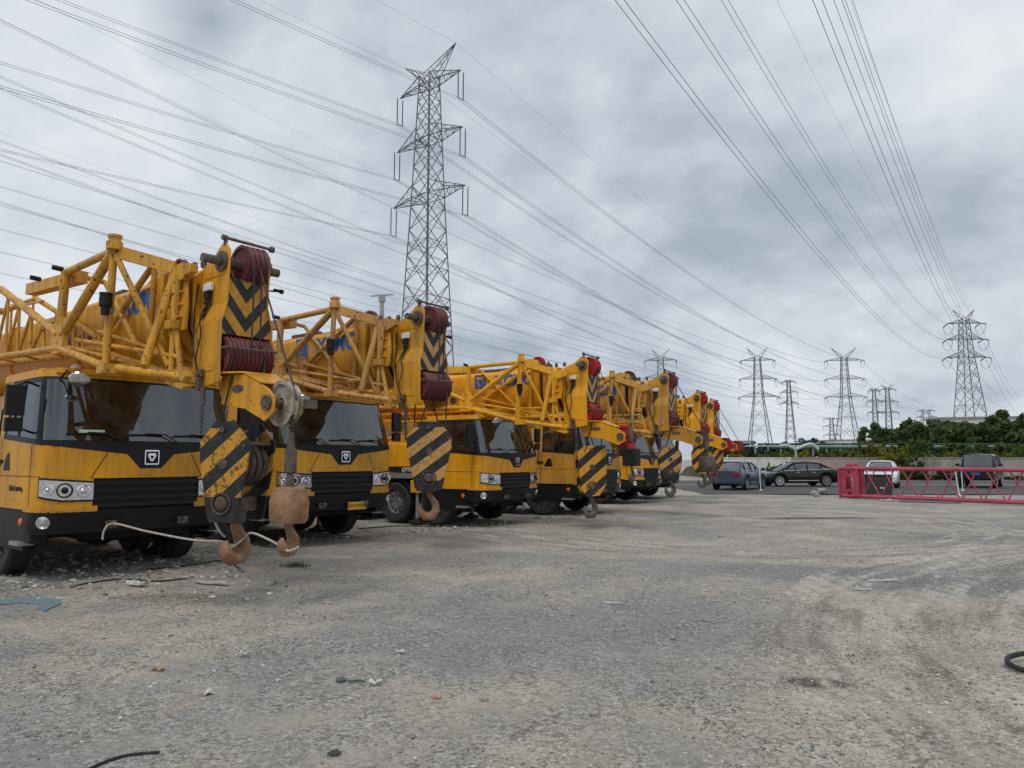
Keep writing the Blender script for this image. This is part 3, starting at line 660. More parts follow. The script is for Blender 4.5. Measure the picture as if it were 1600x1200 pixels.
    b = MB(); b.tube((2.47, -.36, 4.07), (2.47, .36, 4.07), .075, n=16); b.tube((2.47, -.66, 4.07), (2.47, -.36, 4.07), .055, n=14); b.tube((2.47, .36, 4.07), (2.47, .58, 4.07), .055, n=14)
    for sy in (-1, 1): b.lathe([(.07, -.02), (.13, -.02), (.13, .02), (.07, .02)], (2.47, sy*.365, 4.07), (0, 1, 0), 20, closed=True)
    b.tube((2.5, -.33, 4.28), (2.5, -.33, 4.37), .03); b.tube((2.5, -.35, 4.37), (2.60, .36, 4.325), .02); b.lathe([(.035, -.035), (.035, .035)], (2.5, -.35, 4.37), (0, 1, 0), 10); b.lathe([(.04, -.03), (.04, .03)], (2.60, .36, 4.325), (0, 1, 0), 10)
    hp(b, 'head_shaft', M['stl'])
    for k in range(4):
        b = MB(); sheave(b, (2.50, -.06 + k*.085, 4.07), .25, .075); hp(b, 'head_sheave', sh)
    for k in range(11):
        b = MB(); sheave(b, (2.50, -.335 + k*.067, 2.89), .25, .058, 26); hp(b, 'lower_sheave', sh)
    b = MB(); b.tube((2.50, -.42, 2.89), (2.50, .42, 2.89), .06, n=12); b.tube((2.76, -.39, 2.97), (2.76, .39, 2.97), .013, n=6); b.bar((2.60, -.39, 2.97), (2.76, -.39, 2.97), .025); b.bar((2.60, .39, 2.97), (2.76, .39, 2.97), .025); hp(b, 'lower_shaft', M['stl'])
    b = MB(); b.box((2.20, -.385, 3.78), (.20, .06, .10)); lb = hp(b, 'lamp_box', M['wht'], .01)
    b = MB(); b.box((2.20, -.39, 3.68), (.10, .06, .09)); b.lathe([(.035, 0), (.045, .06), (0, .065)], (2.2, -.40, 3.62), (0, 0, -1), 12); b.build('lamp', M['blk2'], lb)
    b = MB(); b.path([(2.18, -.37, 3.6), (2.10, -.40, 3.4), (2.0, -.42, 3.25), (2.05, -.40, 3.0), (2.12, -.39, 2.7)], .012, 5); b.path([(2.20, -.37, 3.6), (2.14, -.40, 3.35), (2.06, -.42, 3.1), (2.10, -.40, 2.6)], .010, 5); hp(b, 'cable', M['rub'])
    b = MB(); b.tube((2.4, .35, 3.82), (2.45, .68, 3.84), .012, n=6); b.lathe([(.03, -.02), (.03, .03)], (2.45, .66, 3.84), (0, 1, 0), 10); b.box((2.45, .60, 3.85), (.04, .14, .02)); hp(b, 'wind_gauge', M['blk'])
    for sy in (-.24, .24):
        b = MB(); b.box((2.22, sy*1.9, 2.68), (.12, .08, .10)); b.tube((2.22, sy*1.7, 2.68), (2.22, sy*2.15, 2.68), .03); b.box((2.20, sy*1.95, 2.54), (.09, .07, .14)); hp(b, 'head_bracket', M['stl'], .008)
    if cfg.get('nose'):
        nz = MB(); pf = [(2.40, 2.66), (2.92, 2.64), (3.42, 2.44), (3.56, 2.34), (3.56, 2.16), (3.38, 2.06), (2.95, 2.22), (2.40, 2.30)]
        for sy in (-1, 1): nz.plate(pf, sy*.22, .03)
        nz.prism([(2.40, -.40, 2.665), (2.72, -.36, 2.655), (2.92, -.25, 2.648), (3.30, -.245, 2.50), (3.30, .245, 2.50), (2.92, .25, 2.648), (2.72, .36, 2.655), (2.40, .40, 2.665)], (0, 0, .02))
        no = hp(nz, 'nose_arm', yl, .005)
        for sy in (-1, 1):
            b = MB(); b.prism([(2.78 + .13*math.cos(k*math.pi/8), sy*.237, 2.47 + .05*math.sin(k*math.pi/8)) for k in range(16)], (0, sy*.004, 0)); b.build('slot', M['rustd'], no)
        b = MB(); sheave(b, (3.44, .0, 2.27), .27, .09); sheave(b, (3.44, .10, 2.27), .24, .05); b.build('nose_sheave', M[cfg['nose']], no)
        b = MB(); b.tube((3.44, -.28, 2.27), (3.44, .30, 2.27), .05, n=12); b.lathe([(.06, -.03), (.09, -.03), (.09, .03), (.06, .03)], (3.44, -.25, 2.27), (0, 1, 0), 16, closed=True); b.bar((3.44, .28, 2.24), (3.75, .28, 2.24), .04); b.box((3.74, .2, 2.26), (.06, .18, .10)); b.build('nose_pin', M['stl'], no)
        b = MB(); b.path([(2.72, .08, 4.14), (2.73, .08, 4.0), (3.60, .03, 2.48), (3.71, .01, 2.30)], .013, 6); hp(b, 'hoist_rope', M['rope'])
    b = MB()
    b.path([(2.735, -.02, 4.1), (2.735, -.01, 3.7), (2.715, .0, 2.95)], .013, 6); b.path([(2.735, .10, 4.1), (2.73, .12, 3.6), (2.715, .14, 2.95)], .013, 6)
    hp(b, 'hoist_rope', M['rope'])
    # --- lattice jib stowed along the side of the boom
    if cfg.get('jib'):
        jb = MB(); yn, yf = -1.03, -.50; r1, r2 = .052, .032
        Tn, Tf = Vector((1.08, yn, 4.40)), Vector((1.08, yf, 4.36)); Bn, Bf = Vector((1.01, yn, 2.90)), Vector((1.01, yf, 2.95))
        FT, FB = Vector((2.02, -.50, 4.10)), Vector((2.02, -.50, 2.74))
        Gt, Gb = Vector((-.55, yn, 4.38)), Vector((-.62, yn, 3.30)); Gtf, Gbf = Vector((-.55, yf, 4.34)), Vector((-.62, yf, 3.32))
        Pk, Pkf = Vector((-3.45, yn, 4.58)), Vector((-3.45, yf, 4.5)); Cb, Cbf = Vector((-7.9, yn, 3.62)), Vector((-7.9, yf, 3.62)); Ct, Ctf = Vector((-7.9, yn, 4.62)), Vector((-7.9, yf, 4.56))
        for a, b_ in ((Bn, Gb), (Bf, Gbf), (Gb, Cb), (Gbf, Cbf), (Pk, Ct), (Pkf, Ctf), (Tn, Gt), (Bn, FB), (Bf, FB + Vector((0, .05, 0)))): jb.tube(a, b_, r1, n=10)
        # gusset, box beam and fork plates
        jb.plate([(-.82, 3.22), (-.42, 3.22), (-.40, 3.50), (-.55, 3.74), (-.72, 3.74), (-.86, 3.48)], yn, .075)
        jb.plate([(-.82, 3.24), (-.42, 3.24), (-.40, 3.50), (-.55, 3.74), (-.72, 3.74), (-.86, 3.48)], yf, .05)
        jb.bar((-.40, (yn + yf)/2 - .1, 4.33), (-2.35, (yn + yf)/2 - .15, 4.42), .16, .17)
        jb.bar(Tn + Vector((.05, .05, -.02)), FT + Vector((-.35, -.02, .08)), .07, .16); jb.bar(Tf, FT + Vector((-.3, .04, .0)), .05, .10)
        jb.plate([(1.57, 4.02), (1.92, 3.98), (2.17, 4.05), (2.17, 4.15), (1.92, 4.2), (1.57, 4.17)], -.50, .09)
        jb.plate([(1.65, 2.78), (2.1, 2.68), (2.15, 2.74), (2.1, 2.82), (1.65, 2.86)], -.50, .10); jb.plate([(1.65, 2.68), (2.1, 2.58), (2.15, 2.62), (2.1, 2.66), (1.65, 2.72)], -.50, .10)
        jb.lathe([(.08, -.06), (.10, -.05), (.10, .05), (.075, .06), (.075, .10), (.09, .11), (.09, .14)], Tn + Vector((.02, 0, .06)), (0, 0, 1), 10)
        jb.box(Bn + Vector((.06, 0, -.03)), (.24, .16, .12))
        jib = jb.build('jib', yj, root, 0, 40); jib.location = (LX, 0, cfg.get('jz', 0.))
        def br(a, b_, r=r2, n=8):
            q = MB(); q.tube(a, b_, r, n=n); o = q.build('jib_brace', yj, jib)
        br(Tn, Bn, .045, 10); br(Tn + Vector((-.06, .04, 0)), Bn + Vector((-.1, .06, 0)), .036); br(Tf, Bf, .04); br(Tn, Gb + Vector((.12, 0, .18)), .062, 10); br(Gt, Gb + Vector((0, 0, .35)), .062, 10); br(Tf, Gbf + Vector((.1, 0, .2)), .045)
        br(Tn, FB + Vector((-.35, -.02, .16)), .04); br(FT + Vector((-.35, 0, 0)), Bn + Vector((.55, .25, .0)), .055, 10); br(FT + Vector((-.28, -.02, 0)), FB + Vector((-.28, -.02, .1)), .042); br(FT + Vector((-.18, -.03, -.05)), FB + Vector((-.28, 0, .75)), .036); br(FB + Vector((-.28, 0, .75)), FB + Vector((-.08, 0, .08)), .036)
        br(Gb + Vector((-.05, 0, .2)), Pk, .058, 10); br(Gbf + Vector((-.05, 0, .2)), Pkf, .045); br(Gt, Gtf, .04); br(Tn, Tf, .04); br(Bn, Bf, .04); br(Gb, Gbf, .04); br(Gb + Vector((.1, 0, .02)), Bf, .03); br(Gtf, Bf, .036)
        br(Gb + Vector((.3, .1, .1)), Bf + Vector((.9, 0, .05)), .03); br(Gbf + Vector((.2, -.1, .25)), FB + Vector((-.5, .0, .35)), .03)
        k = 0; x = -1.25
        while x > -7.7:
            f0 = (x + .62) / (-7.28); f1 = (x - .28 + .62) / (-7.28)
            def bot(f, y): return Vector((-.62 - 7.28*f, y, 3.30 + .32*f))
            def top(xx, y):
                if xx > -3.45: t_ = (xx + .67) / (-2.78); return Vector((xx, y, 3.5 + 1.05*t_))
                return Vector((xx, y, 4.56 + .03))
            br(bot(f0, yn), top(x - .05, yn), .026, 6); br(top(x - .05, yn), bot(min(1, f0 + .075), yn), .026, 6)
            if k % 2 == 0: br(bot(f0, yf), top(x - .05, yf), .024, 6); br(bot(f0, yn), bot(min(1, f0 + .1), yf), .022, 6); br(top(x, yn), top(x - .7, yf), .022, 6)
            x -= .58; k += 1
        q = MB(); q.plate([(-3.2, 3.44), (-.84, 3.36), (-.84, 3.62), (-1.05, 3.72), (-1.9, 3.86), (-3.2, 3.7)], yf + .09, .03)
        wb = q.build('web_plate', yj, jib)
        for xx, zq, rr in ((-1.2, 3.56, .085), (-1.55, 3.58, .11), (-1.95, 3.6, .13), (-2.4, 3.6, .13)):
            q = MB(); q.lathe([(rr, 0), (rr, .004)], (xx, yf + .072, zq), (0, -1, 0), 16); q.build('lightening_hole', M['rustd'], wb)
        for xx in (-.35, -1.25):
            q = MB(); q.tube((xx - .25, yn - .02, 4.43), (xx - .25, yn - .16, 4.44), .035, n=10); q.build('stow_pin', M['blk2'], jib)
        q = MB(); q.lathe([(.05, 0), (.055, .10), (.075, .11), (.075, .26), (.08, .28)], (1.10, yn - .07, 3.55), (0, 0, 1), 12); q.build('pin_holder', M['blk2'], jib)
        q = MB(); q.box((1.74, -.55, 3.42), (.22, .12, .12)); q.build('jib_box', yj, jib, .01)
        # slim walkway truss under the boom flank
        q = MB(); za, zb_ = 3.02, 2.80
        q.tube((-6.5, -.66, za), (1.3, -.66, za), .03, n=6); q.tube((-6.5, -.66, zb_), (1.3, -.66, zb_), .034, n=6)
        x = -6.4; k = 0
        while x < 1.0:
            q.tube((x, -.66, za), (x + .19, -.66, zb_), .014, n=5); q.tube((x + .19, -.66, zb_), (x + .38, -.66, za), .014, n=5); x += .62
        if cfg.get('truss', True): q.build('tie_truss', yj, root)
    return root
AXLES = (-1.7, -3.15, -4.75, -7.7)

# ------------------------------------------------------------------ hook blocks
def hook_mesh(mb, z0, sc, mi=0, n=10):
    # shank, bowl and tip of a crane hook, in the x-z plane, hanging from z0
    pts = [(0, 0), (0, -.10), (.05, -.18), (.12, -.28), (.13, -.40), (.05, -.50), (-.06, -.51), (-.14, -.44), (-.17, -.34), (-.15, -.27)]
    rr = [.045, .05, .055, .07, .08, .085, .08, .065, .045, .015]
    vs = []; fs = []; k = len(pts)
    for i, (x, z) in enumerate(pts):
        a = Vector((pts[max(i-1, 0)][0], 0, pts[max(i-1, 0)][1])); c = Vector((pts[min(i+1, k-1)][0], 0, pts[min(i+1, k-1)][1]))
        d = (c - a).normalized(); u = Vector((0, 1, 0)); v = d.cross(u)
        for j in range(n):
            t = 2*math.pi*j/n; vs.append((Vector((x, 0, z)) + (u*math.cos(t)*.85 + v*math.sin(t))*rr[i])*sc + Vector((0, 0, z0)))
    for i in range(k - 1):
        for j in range(n): fs.append((i*n+j, i*n+(j+1) % n, (i+1)*n+(j+1) % n, (i+1)*n+j))
    fs.append(tuple(range(n))); fs.append(tuple(range((k-1)*n, k*n)))
    mb.add(vs, fs, mi)
def world(cfg, l):
    a = R(cfg['pose'][2] - 90); s = cfg.get('sc', 1.); LX = cfg.get('L', 2.6) - 2.6
    x, y = (l[0] + LX)*s, l[1]*s
    return Vector((cfg['pose'][0] + x*math.cos(a) - y*math.sin(a), cfg['pose'][1] + x*math.sin(a) + y*math.cos(a), l[2]*s))
def hook_block(cfg, label, yaw, ztop, zbot, wd, th, stripe, hookrot=0., hm='rust', ring=False, shape='hex', fat=1.):
    p = world(cfg, (2.50, 0, 0)); root = empty('hook_block', (p.x, p.y, 0), R(yaw)); tag(root, label, 'hook block', 'main hook blocks hanging in front of the cranes')
    h = ztop - zbot; w2 = wd / 2
    if shape == 'hex': poly = [(-.20*wd, ztop), (.20*wd, ztop), (w2, ztop - .20*h), (w2*.98, ztop - .38*h), (w2*.62, zbot + .06*h), (w2*.50, zbot), (-w2*.50, zbot), (-w2*.62, zbot + .06*h), (-w2*.98, ztop - .38*h), (-w2, ztop - .20*h)]
    elif shape == 'round': poly = [(w2*math.cos(a), ztop - w2 + w2*math.sin(a)) for a in [math.pi*k/10 for k in range(11)]] + [(-w2*.9, zbot + .3*h), (-w2*.5, zbot), (w2*.5, zbot), (w2*.9, zbot + .3*h)]
    else: poly = [(-w2, ztop - .02), (w2, ztop), (w2, zbot + .25*h), (w2*.5, zbot + .02*h), (-w2*.45, zbot), (-w2*.8, zbot + .2*h)]
    for sy in (-1, 1):
        b = MB(); b.plate(poly, sy*th/2, .03); pl = b.build('side_plate', M[stripe], root, .006)
        b = MB(); b.lathe([(.0, .05), (.05, .05), (.07, .04), (.085, .02), (.085, 0)], (0, sy*(th/2 + .015), zbot + .19*h), (0, sy, 0), 18); b.lathe([(.11, -.004), (.13, -.004), (.13, .02), (.11, .02)], (0, sy*(th/2 + .018), zbot + .19*h), (0, sy, 0), 20, closed=True); b.build('pin_cap', M['rustd'], pl)
        b = MB(); b.lathe([(.035, .0), (.035, .03)], (-.02, sy*(th/2 + .015), ztop - .08*h), (0, sy, 0), 10); b.lathe([(.022, .0), (.022, .02)], (w2*.85, sy*(th/2 + .015), ztop - .24*h), (0, sy, 0), 8); b.build('bolt', M['stl'], pl)
    for k in range(4):
        b = MB(); sheave(b, (0, (-.36 + .24*k)*th, ztop - .42*h), w2*.80, th*.16, 26); b.build('sheave', M['rustd'], root)
    b = MB(); b.tube((0, -th/2 - .03, ztop - .42*h), (0, th/2 + .03, ztop - .42*h), .06, n=14); b.build('axle', M['rustd'], root)
    for sx in (-1, 1): b = MB(); b.tube((sx*w2*.8, -th/2, ztop - .22*h), (sx*w2*.8, th/2, ztop - .22*h), .02); b.build('spacer_rod', M['rustd'], root)
    b = MB(); b.box((0, 0, zbot + .17*h), (wd*.34, th*.92, .14*h)); b.build('crosshead', M['rustd'], root); b = MB(); b.lathe([(.10, 0), (.12, .05), (.12, .14)], (0, 0, zbot - .02), (0, 0, 1), 16); b.build('swivel', M['rustd'], root)
    b = MB(); hook_mesh(b, zbot + .04, .95 if not ring else .8); o = b.build('hook', M[hm], root); o.rotation_euler.z = R(hookrot); o.scale = (1, fat, 1)
    b = MB(); zt = 2.89*cfg.get('sc', 1.)
    Mi = Matrix.Rotation(-R(yaw), 3, 'Z'); a = R(cfg['pose'][2] - 90)
    for k, (dx, dy) in enumerate(((.24, -.2), (.24, .18), (-.24, -.12), (-.24, .22))):
        q = Mi @ Vector((dx*math.cos(a) - dy*math.sin(a), dx*math.sin(a) + dy*math.cos(a), 0))
        b.tube((q.x, q.y, zt), (w2*.7*(1 if k % 2 else -1), (-.36 + .24*k)*th, ztop - .42*h), .013, n=6)
    b.build('rope_falls', M['rope'], root)
    return root
def ball_hook(cfg, label, ztop, zbot, r, mat_, hookrot=0, hm='rust', socket=True, boxy=False, fat=1.):
    p = world(cfg, (3.63, .0, 0)); root = empty('auxiliary_hook', (p.x, p.y, 0), R(cfg['pose'][2] - 90)); tag(root, label, 'hook', 'auxiliary hooks hanging from the nose arms')
    b = MB()
    if boxy: b.box((0, 0, (ztop + zbot)/2), (r*2, r*1.7, ztop - zbot))
    else: b.lathe([(0, ztop - zbot), (r*.55, ztop - zbot), (r*.82, (ztop - zbot)*.93), (r*.93, (ztop - zbot)*.72), (r, (ztop - zbot)*.62), (r*.97, .04), (r*.85, 0), (0, 0)], (0, 0, zbot), (0, 0, 1), 32)
    b.build('weight', M[mat_], root, .02 if boxy else 0)
    b = MB(); hook_mesh(b, zbot + .03, .68); o = b.build('hook', M[hm], root); o.rotation_euler.z = R(hookrot); o.scale = (1, fat, 1)
    zs = 2.27*cfg.get('sc', 1.)
    b = MB(); b.lathe([(.05, 0), (.05, .12), (.035, .16), (.07, .18), (.07, .42), (.045, .46), (.03, .62)], (0, 0, ztop - .02), (0, 0, 1), 12); b.build('rope_socket', M['rustd'], root)
    b = MB(); b.tube((0, 0, ztop + .5), (0, 0, zs), .013, n=6); b.path([(.03*math.cos(k*.9), .03*math.sin(k*.9), ztop + .62 + k*.008) for k in range(28)], .008, 5); b.build('hoist_rope', M['rope'], root)
    if boxy:
        b = MB(); b.lathe([(.10, 0), (.10, .10), (.05, .13)], (0, 0, ztop), (0, 0, 1), 14); b.build('weight_cap', M['red'], root)
    return root

CR = [
 dict(pose=(-5.12, 10.5, 50), sc=.985, y='yA', yj='yAj', sheave='mar', chev='chevA', jib=True, nose='wsh', L=2.47, truss=False, jz=-.10, tx=.40, label='weathered amber mobile crane at the left edge, with lattice jib along its boom'),
 dict(pose=(-3.25, 14.4, 51), y='yB', yj='yBj', sheave='mar', chev='chevB', jib=True, nose=None, L=2.42, lin=1, jz=-.1, label='faded amber mobile crane with yellow number plate, second from the left'),
 dict(pose=(.12, 18.6, 56.5), y='yC', yj='yCj', sheave='red', chev='chevB', jib=True, nose='red', L=2.31, sc=.935, lin=1, jz=-.22, label='bright orange-yellow mobile crane with bright red sheaves, third from the left'),
 dict(pose=(2.9, 22.1, 60), y='yD', yj='yDj', sheave='mar', chev='chevB', jib=True, nose='rustd', L=2.06, sc=.95, lin=1, jz=-.25, label='dull ochre mobile crane with a notice sheet on its cab flank, fourth in the row'),
 dict(pose=(5.25, 27.8, 56.5), y='yC', yj='yCj', sheave='red', chev='chevB', jib=False, nose='red', L=2.16, sc=.935, lin=1, label='bright yellow mobile crane without jib, fifth in the row from the left'),
 dict(pose=(6.75, 31.2, 57), y='yC', yj='yCj', sheave='red', chev='chevB', jib=False, nose='red', L=2.05, sc=.93, cab='blk', pale=True, label='farthest mobile crane of the row, dark cab with pale windscreen and yellow boom'),
]
for cf in CR: cf['root'] = crane(cf)
r1 = CR[0]['root']; r2 = CR[1]['root']; r4 = CR[3]['root']
text_part('weight_lettering', '总质量:50000kg', .085, M['blk'], r1, Matrix.Translation((-1.0, -1.378, 1.22)) @ Matrix.Rotation(math.pi/2, 4, 'X'), 0, 0, .002)
b = MB(); b.box((.03, .30, .70), (.02, .46, .15)); pl = b.build('number_plate', simple('yellow plate', (.62, .36, .03), .5, 0, .1, 4), r2, .004)
text_part('plate_lettering', '苏M·W9556', .10, M['blk'], pl, Matrix.Translation((.042, .30, .70)) @ Matrix.Rotation(math.pi/2, 4, 'Z') @ Matrix.Rotation(math.pi/2, 4, 'X'), 0, 0, .001)
b = MB(); b.box((-2.6, -1.325, 1.75), (.6, .01, .52)); nsh = b.build('notice_sheet', M['wht'], r4)
for i in range(8):
    b = MB(); b.box((-2.6 - .2 + .135*(i % 4), -1.332, 1.83 - .18*(i // 4)), (.09, .006, .12)); b.build('notice_mark', M['blk'], nsh)
b = MB(); p0 = cab_pt(-.80, 2.02, .012)
b.prism([cab_pt(-.95, 1.985, .004), cab_pt(-.63, 1.985, .004), cab_pt(-.63, 2.03, .004), cab_pt(-.95, 2.03, .004)], (.004, 0, 0)); b.build('permit_card', simple('pale green card', (.42, .55, .45), .6), r1)

hook_block(CR[0], 'scratched black and yellow hook block hanging before the nearest cab, roped to a round weight', -16, 2.05, .86, .68, .52, 'hatchl', 85, fat=2.0)
ball_hook(CR[0], 'rusty brown barrel weight and hook under the dirty white nose sheave of the nearest crane', 1.30, .90, .215, 'rust', 110, fat=1.9)
hook_block(CR[1], 'faded striped hook block with rusty hook, hanging in front of the second crane', 5, 2.25, 1.06, .78, .38, 'hatchb', 0)
hook_block(CR[2], 'clean bright striped hook block hanging beside the third crane bumper', 8, 1.93, .74, .70, .32, 'hatchc', 10, 'stl', False, 'slant')
ball_hook(CR[2], 'dark grey box weight with open steel hook hanging below red sheaves', 1.85, 1.45, .17, 'blk2', 90, 'stl', boxy=True)
hook_block(CR[3], 'rounded hook block with faded stripes between two cabs in mid row', -5, 2.0, 1.05, .66, .32, 'hatchb', 30, 'stl', False, 'round')
ball_hook(CR[3], 'rusty brown cylinder weight hanging in front of the far striped blocks', 1.70, 1.25, .24, 'rustd', 40, 'stl')
hook_block(CR[4], 'bright yellow and black hook block behind the rusty cylinder weight', -20, 2.1, 1.1, .72, .32, 'hatchc', 30, 'stl', False, 'round')
hook_block(CR[5], 'farthest hook block of the row, dark with slanted yellow bars', 35, 2.15, 1.15, .72, .32, 'hatchc', 30, 'stl', False, 'round')
# fibre rope tying the two nearest hooks together
ha = world(CR[0], (2.5, 0, .58)); hb = world(CR[0], (3.7, 0, .62)); st = CR[0]['root'].matrix_basis @ Vector((.10, -.62, .70))
b = MB()
q = [st + Vector((-.02, 0, -.15)), st + Vector((0, 0, -.02)), st + Vector((.12, 0, .06)), st.lerp(ha, .35) + Vector((0, 0, .03)), st.lerp(ha, .7), ha + Vector((-.16, 0, .05)), ha + Vector((0, -.12, 0)), ha + Vector((.1, 0, .08)), ha.lerp(hb, .3) + Vector((0, 0, .16)), ha.lerp(hb, .6) + Vector((0, 0, .10)), hb + Vector((-.1, 0, .03)), hb + Vector((0, -.09, 0)), hb + Vector((.07, .02, .03))]
b.path(smoothpath(q), .013, 6)
b.path(smoothpath([ha + Vector((-.12, 0, .1)), ha + Vector((-.18, 0, .16)), ha + Vector((-.26, .02, .28)), ha + Vector((-.36, .05, .47))]), .014, 6)
tag(b.build('tie_rope', M['fib']), 'pale twisted fibre rope tying the two nearest hooks to the cab front', 'rope')

# ------------------------------------------------------------------ loose stones and litter on the yard
def stone_mat(name, stops):
    m, t, b, o = newmat(name); gm = N(t, 'ShaderNodeNewGeometry')
    v = coords(t, False); c = ramp(t, gm.outputs['Random Per Island'], stops)
    c = mixc(t, ramp(t, noise(t, v, 25, 4, .6), [(.35, 0.), (.7, .5)]), c, (.16, .14, .12))
    setc(t, b, 'Base Color', c); setc(t, b, 'Roughness', .92); return m
def stones(name, spots, mat_, seed, label, cat=None):
    r_ = random.Random(seed); b = MB()
    for x, y, s in spots:
        a = r_.uniform(0, 6.28); ca, sa = math.cos(a), math.sin(a); ex, ey, ez = s*r_.uniform(.7, 1.5), s*r_.uniform(.6, 1.1), s*r_.uniform(.35, .8)
        z0 = zg(x, y) + ez*.25
        pts = [(1, 0, 0), (.2, 1, 0), (-1, .15, 0), (-.1, -1, 0), (.1, .1, 1), (0, 0, -1), (.75, .65, .45), (-.6, -.5, .5)]
        vs = []
        for px, py, pz in pts:
            px *= ex*r_.uniform(.75, 1.2); py *= ey*r_.uniform(.75, 1.2); pz *= ez*r_.uniform(.8, 1.1)
            vs.append((x + px*ca - py*sa, y + px*sa + py*ca, z0 + pz))
        b.add(vs, [(0,6,4),(6,1,4),(0,1,6),(1,2,4),(2,7,4),(7,3,4),(2,3,7),(3,0,4),(1,0,5),(2,1,5),(3,2,5),(0,3,5)])
    o = b.build(name, mat_, None, 0, 0); tag(o, label, cat, kind='stuff'); return o
GST = stone_mat('pebbles', [(0., (.12, .115, .11)), (.35, (.26, .25, .23)), (.65, (.42, .39, .35)), (.88, (.58, .56, .52)), (1., (.78, .77, .74))])
sp_ = []
for i in range(30000):
    y = 2.6 + 17*(rnd.random() ** 1.7); x = rnd.uniform(-.78, .78)*y
    if rnd.random() < .5 + .5*math.sin(x*1.1 + 2*math.sin(y*.7)): sp_.append((x, y, rnd.uniform(.004, .010)*(1 if rnd.random() < .93 else 2.0)*(1 + y*.03)))
stones('gravel', sp_, GST, 3, 'small loose pebbles strewn over the yard')
sp_ = []
for i in range(1500):
    y = rnd.uniform(8.6, 13.5); x = -.72*y + rnd.random()**1.5*4.2
    if y < 9.2 + (x + 7)*.45 - .3*rnd.random() and rnd.random() < .7: continue
    sp_.append((x, y, rnd.uniform(.015, .05)))
for i in range(500):
    x = rnd.uniform(-5, 3); y = 16.5 + (x + 3)*1.0 + rnd.uniform(-.8, .8); sp_.append((x, y, rnd.uniform(.015, .05)))
stones('rubble', sp_, GST, 4, 'broken stone and dirt clods along the crane fronts')
def scrap(name, px, py, sx, sy, mat_, label, cat, seed, th=.012, curl=.02):
    # a bent piece of litter lying on the ground
    r_ = random.Random(seed); p = gp(px, py); o = empty_loc = p; b = MB(); n = 5; vs = []
    for k in (0, 1):
        for j in range(3):
            for i in range(n):
                u, v = i/(n-1) - .5, j/2 - .5
                vs.append((u*.75*sx*(1 + .25*r_.uniform(-1, 1)), v*.75*sy*(1 + .35*r_.uniform(-1, 1)), .006 + curl*abs(math.sin(u*4 + seed))*(.6 + r_.random()) + (th if k == 0 else 0)))
    fs = []
    for k in (0, 15):
        for j in range(2):
            for i in range(n-1): a = k + j*n + i; fs.append((a, a+1, a+n+1, a+n))
    rim = [0,1,2,3,4,9,14,13,12,11,10,5]
    for a, c in zip(rim, rim[1:] + rim[:1]): fs.append((a, c, c+15, a+15))
    b.add(vs, fs); o = b.build(name, mat_, None, 0, 30); o.location = (p.x, p.y, zg(p.x, p.y)); o.rotation_euler.z = r_.uniform(-.5, .5); tag(o, label, cat, 'litter on the yard'); return o
mw = simple('off-white scrap', (.55, .53, .49), .8, 0, .2, 20); mcd = simple('cardboard', (.42, .30, .19), .9, 0, .2, 20); mpk = simple('pink scrap', (.62, .22, .22), .7, 0, .15, 20); mdk = simple('dark scrap', (.05, .05, .05), .7, 0, .3, 20)
scrap('paper_scrap', 325, 1075, .11, .07, mw, 'crumpled white scrap lying on gravel in the left foreground', 'scrap', 1)
scrap('cardboard_scrap', 248, 1041, .13, .06, mcd, 'torn brown cardboard scrap on the left foreground gravel', 'scrap', 2)
scrap('paper_scrap', 586, 1066, .12, .06, mw, 'white folded scrap beside a thin green stick', 'scrap', 3)
scrap('green_stick', 556, 1062, .16, .015, simple('green plastic', (.03, .12, .09), .5), 'thin dark green stick lying on the gravel', 'stick', 4, .01, .005)
scrap('plastic_scrap', 683, 1088, .08, .03, mpk, 'small pink scrap left of a round stone', 'scrap', 5, .008, .01)
scrap('paper_scrap', 382, 1022, .09, .06, mw, 'small white scrap at left centre of the gravel', 'scrap', 6)
scrap('paper_scrap', 625, 1016, .09, .06, mw, 'white scrap on gravel right of the green stick', 'scrap', 7)
scrap('wood_scrap', 958, 940, .26, .04, mw, 'long pale splinter on grey gravel in the middle of the yard', 'splinter', 8, .015, .008)
scrap('wood_scrap', 1378, 906, .60, .05, mw, 'long white strip on the blue-grey chippings at right', 'strip', 9, .015, .01)
scrap('wood_scrap', 1345, 920, .3, .05, mw, 'short pale strip below the long white strip', 'strip', 10, .012, .01)
scrap('rubber_scrap', 523, 1171, .09, .06, mdk, 'dark square scrap in the bottom foreground', 'scrap', 11, .008, .008)
scrap('paper_scrap', 215, 915, .42, .16, mw, 'flat white slab pieces on the left rubble', 'scrap', 12, .03, .03)
scrap('paper_scrap', 330, 912, .62, .12, simple('pale cement', (.45, .43, .39), .9, 0, .2, 12), 'long pale cement crust right of the white slab pieces', 'scrap', 13, .02, .02)
scrap('cement_scrap', 1390, 783, .9, .3, mw, 'white rubbish heap before the red lattice section', 'rubbish', 14, .03, .06)
scrap('wood_scrap', 1455, 786, 2.4, .12, mdk, 'long dark plank lying before the red lattice section', 'plank', 15, .03, .01)
def rock(px, py, s, mat_, label, seed):
    r_ = random.Random(seed); p = gp(px, py); bm = bmesh.new(); bmesh.ops.create_icosphere(bm, subdivisions=2, radius=1)
    for v in bm.verts: v.co *= r_.uniform(.8, 1.12); v.co.x *= s*1.25; v.co.y *= s; v.co.z *= s*.75
    me = bpy.data.meshes.new('rock'); bm.to_mesh(me); bm.free(); me.materials.append(mat_)
    o = link('rock', me, None, (p.x, p.y, zg(p.x, p.y) + s*.45), (0, 0, r_.uniform(0, 6))); tag(o, label, 'rock', 'rocks lying on the yard')
mrk = simple('grey rock', (.30, .285, .26), .95, 0, .25, 14, .4)
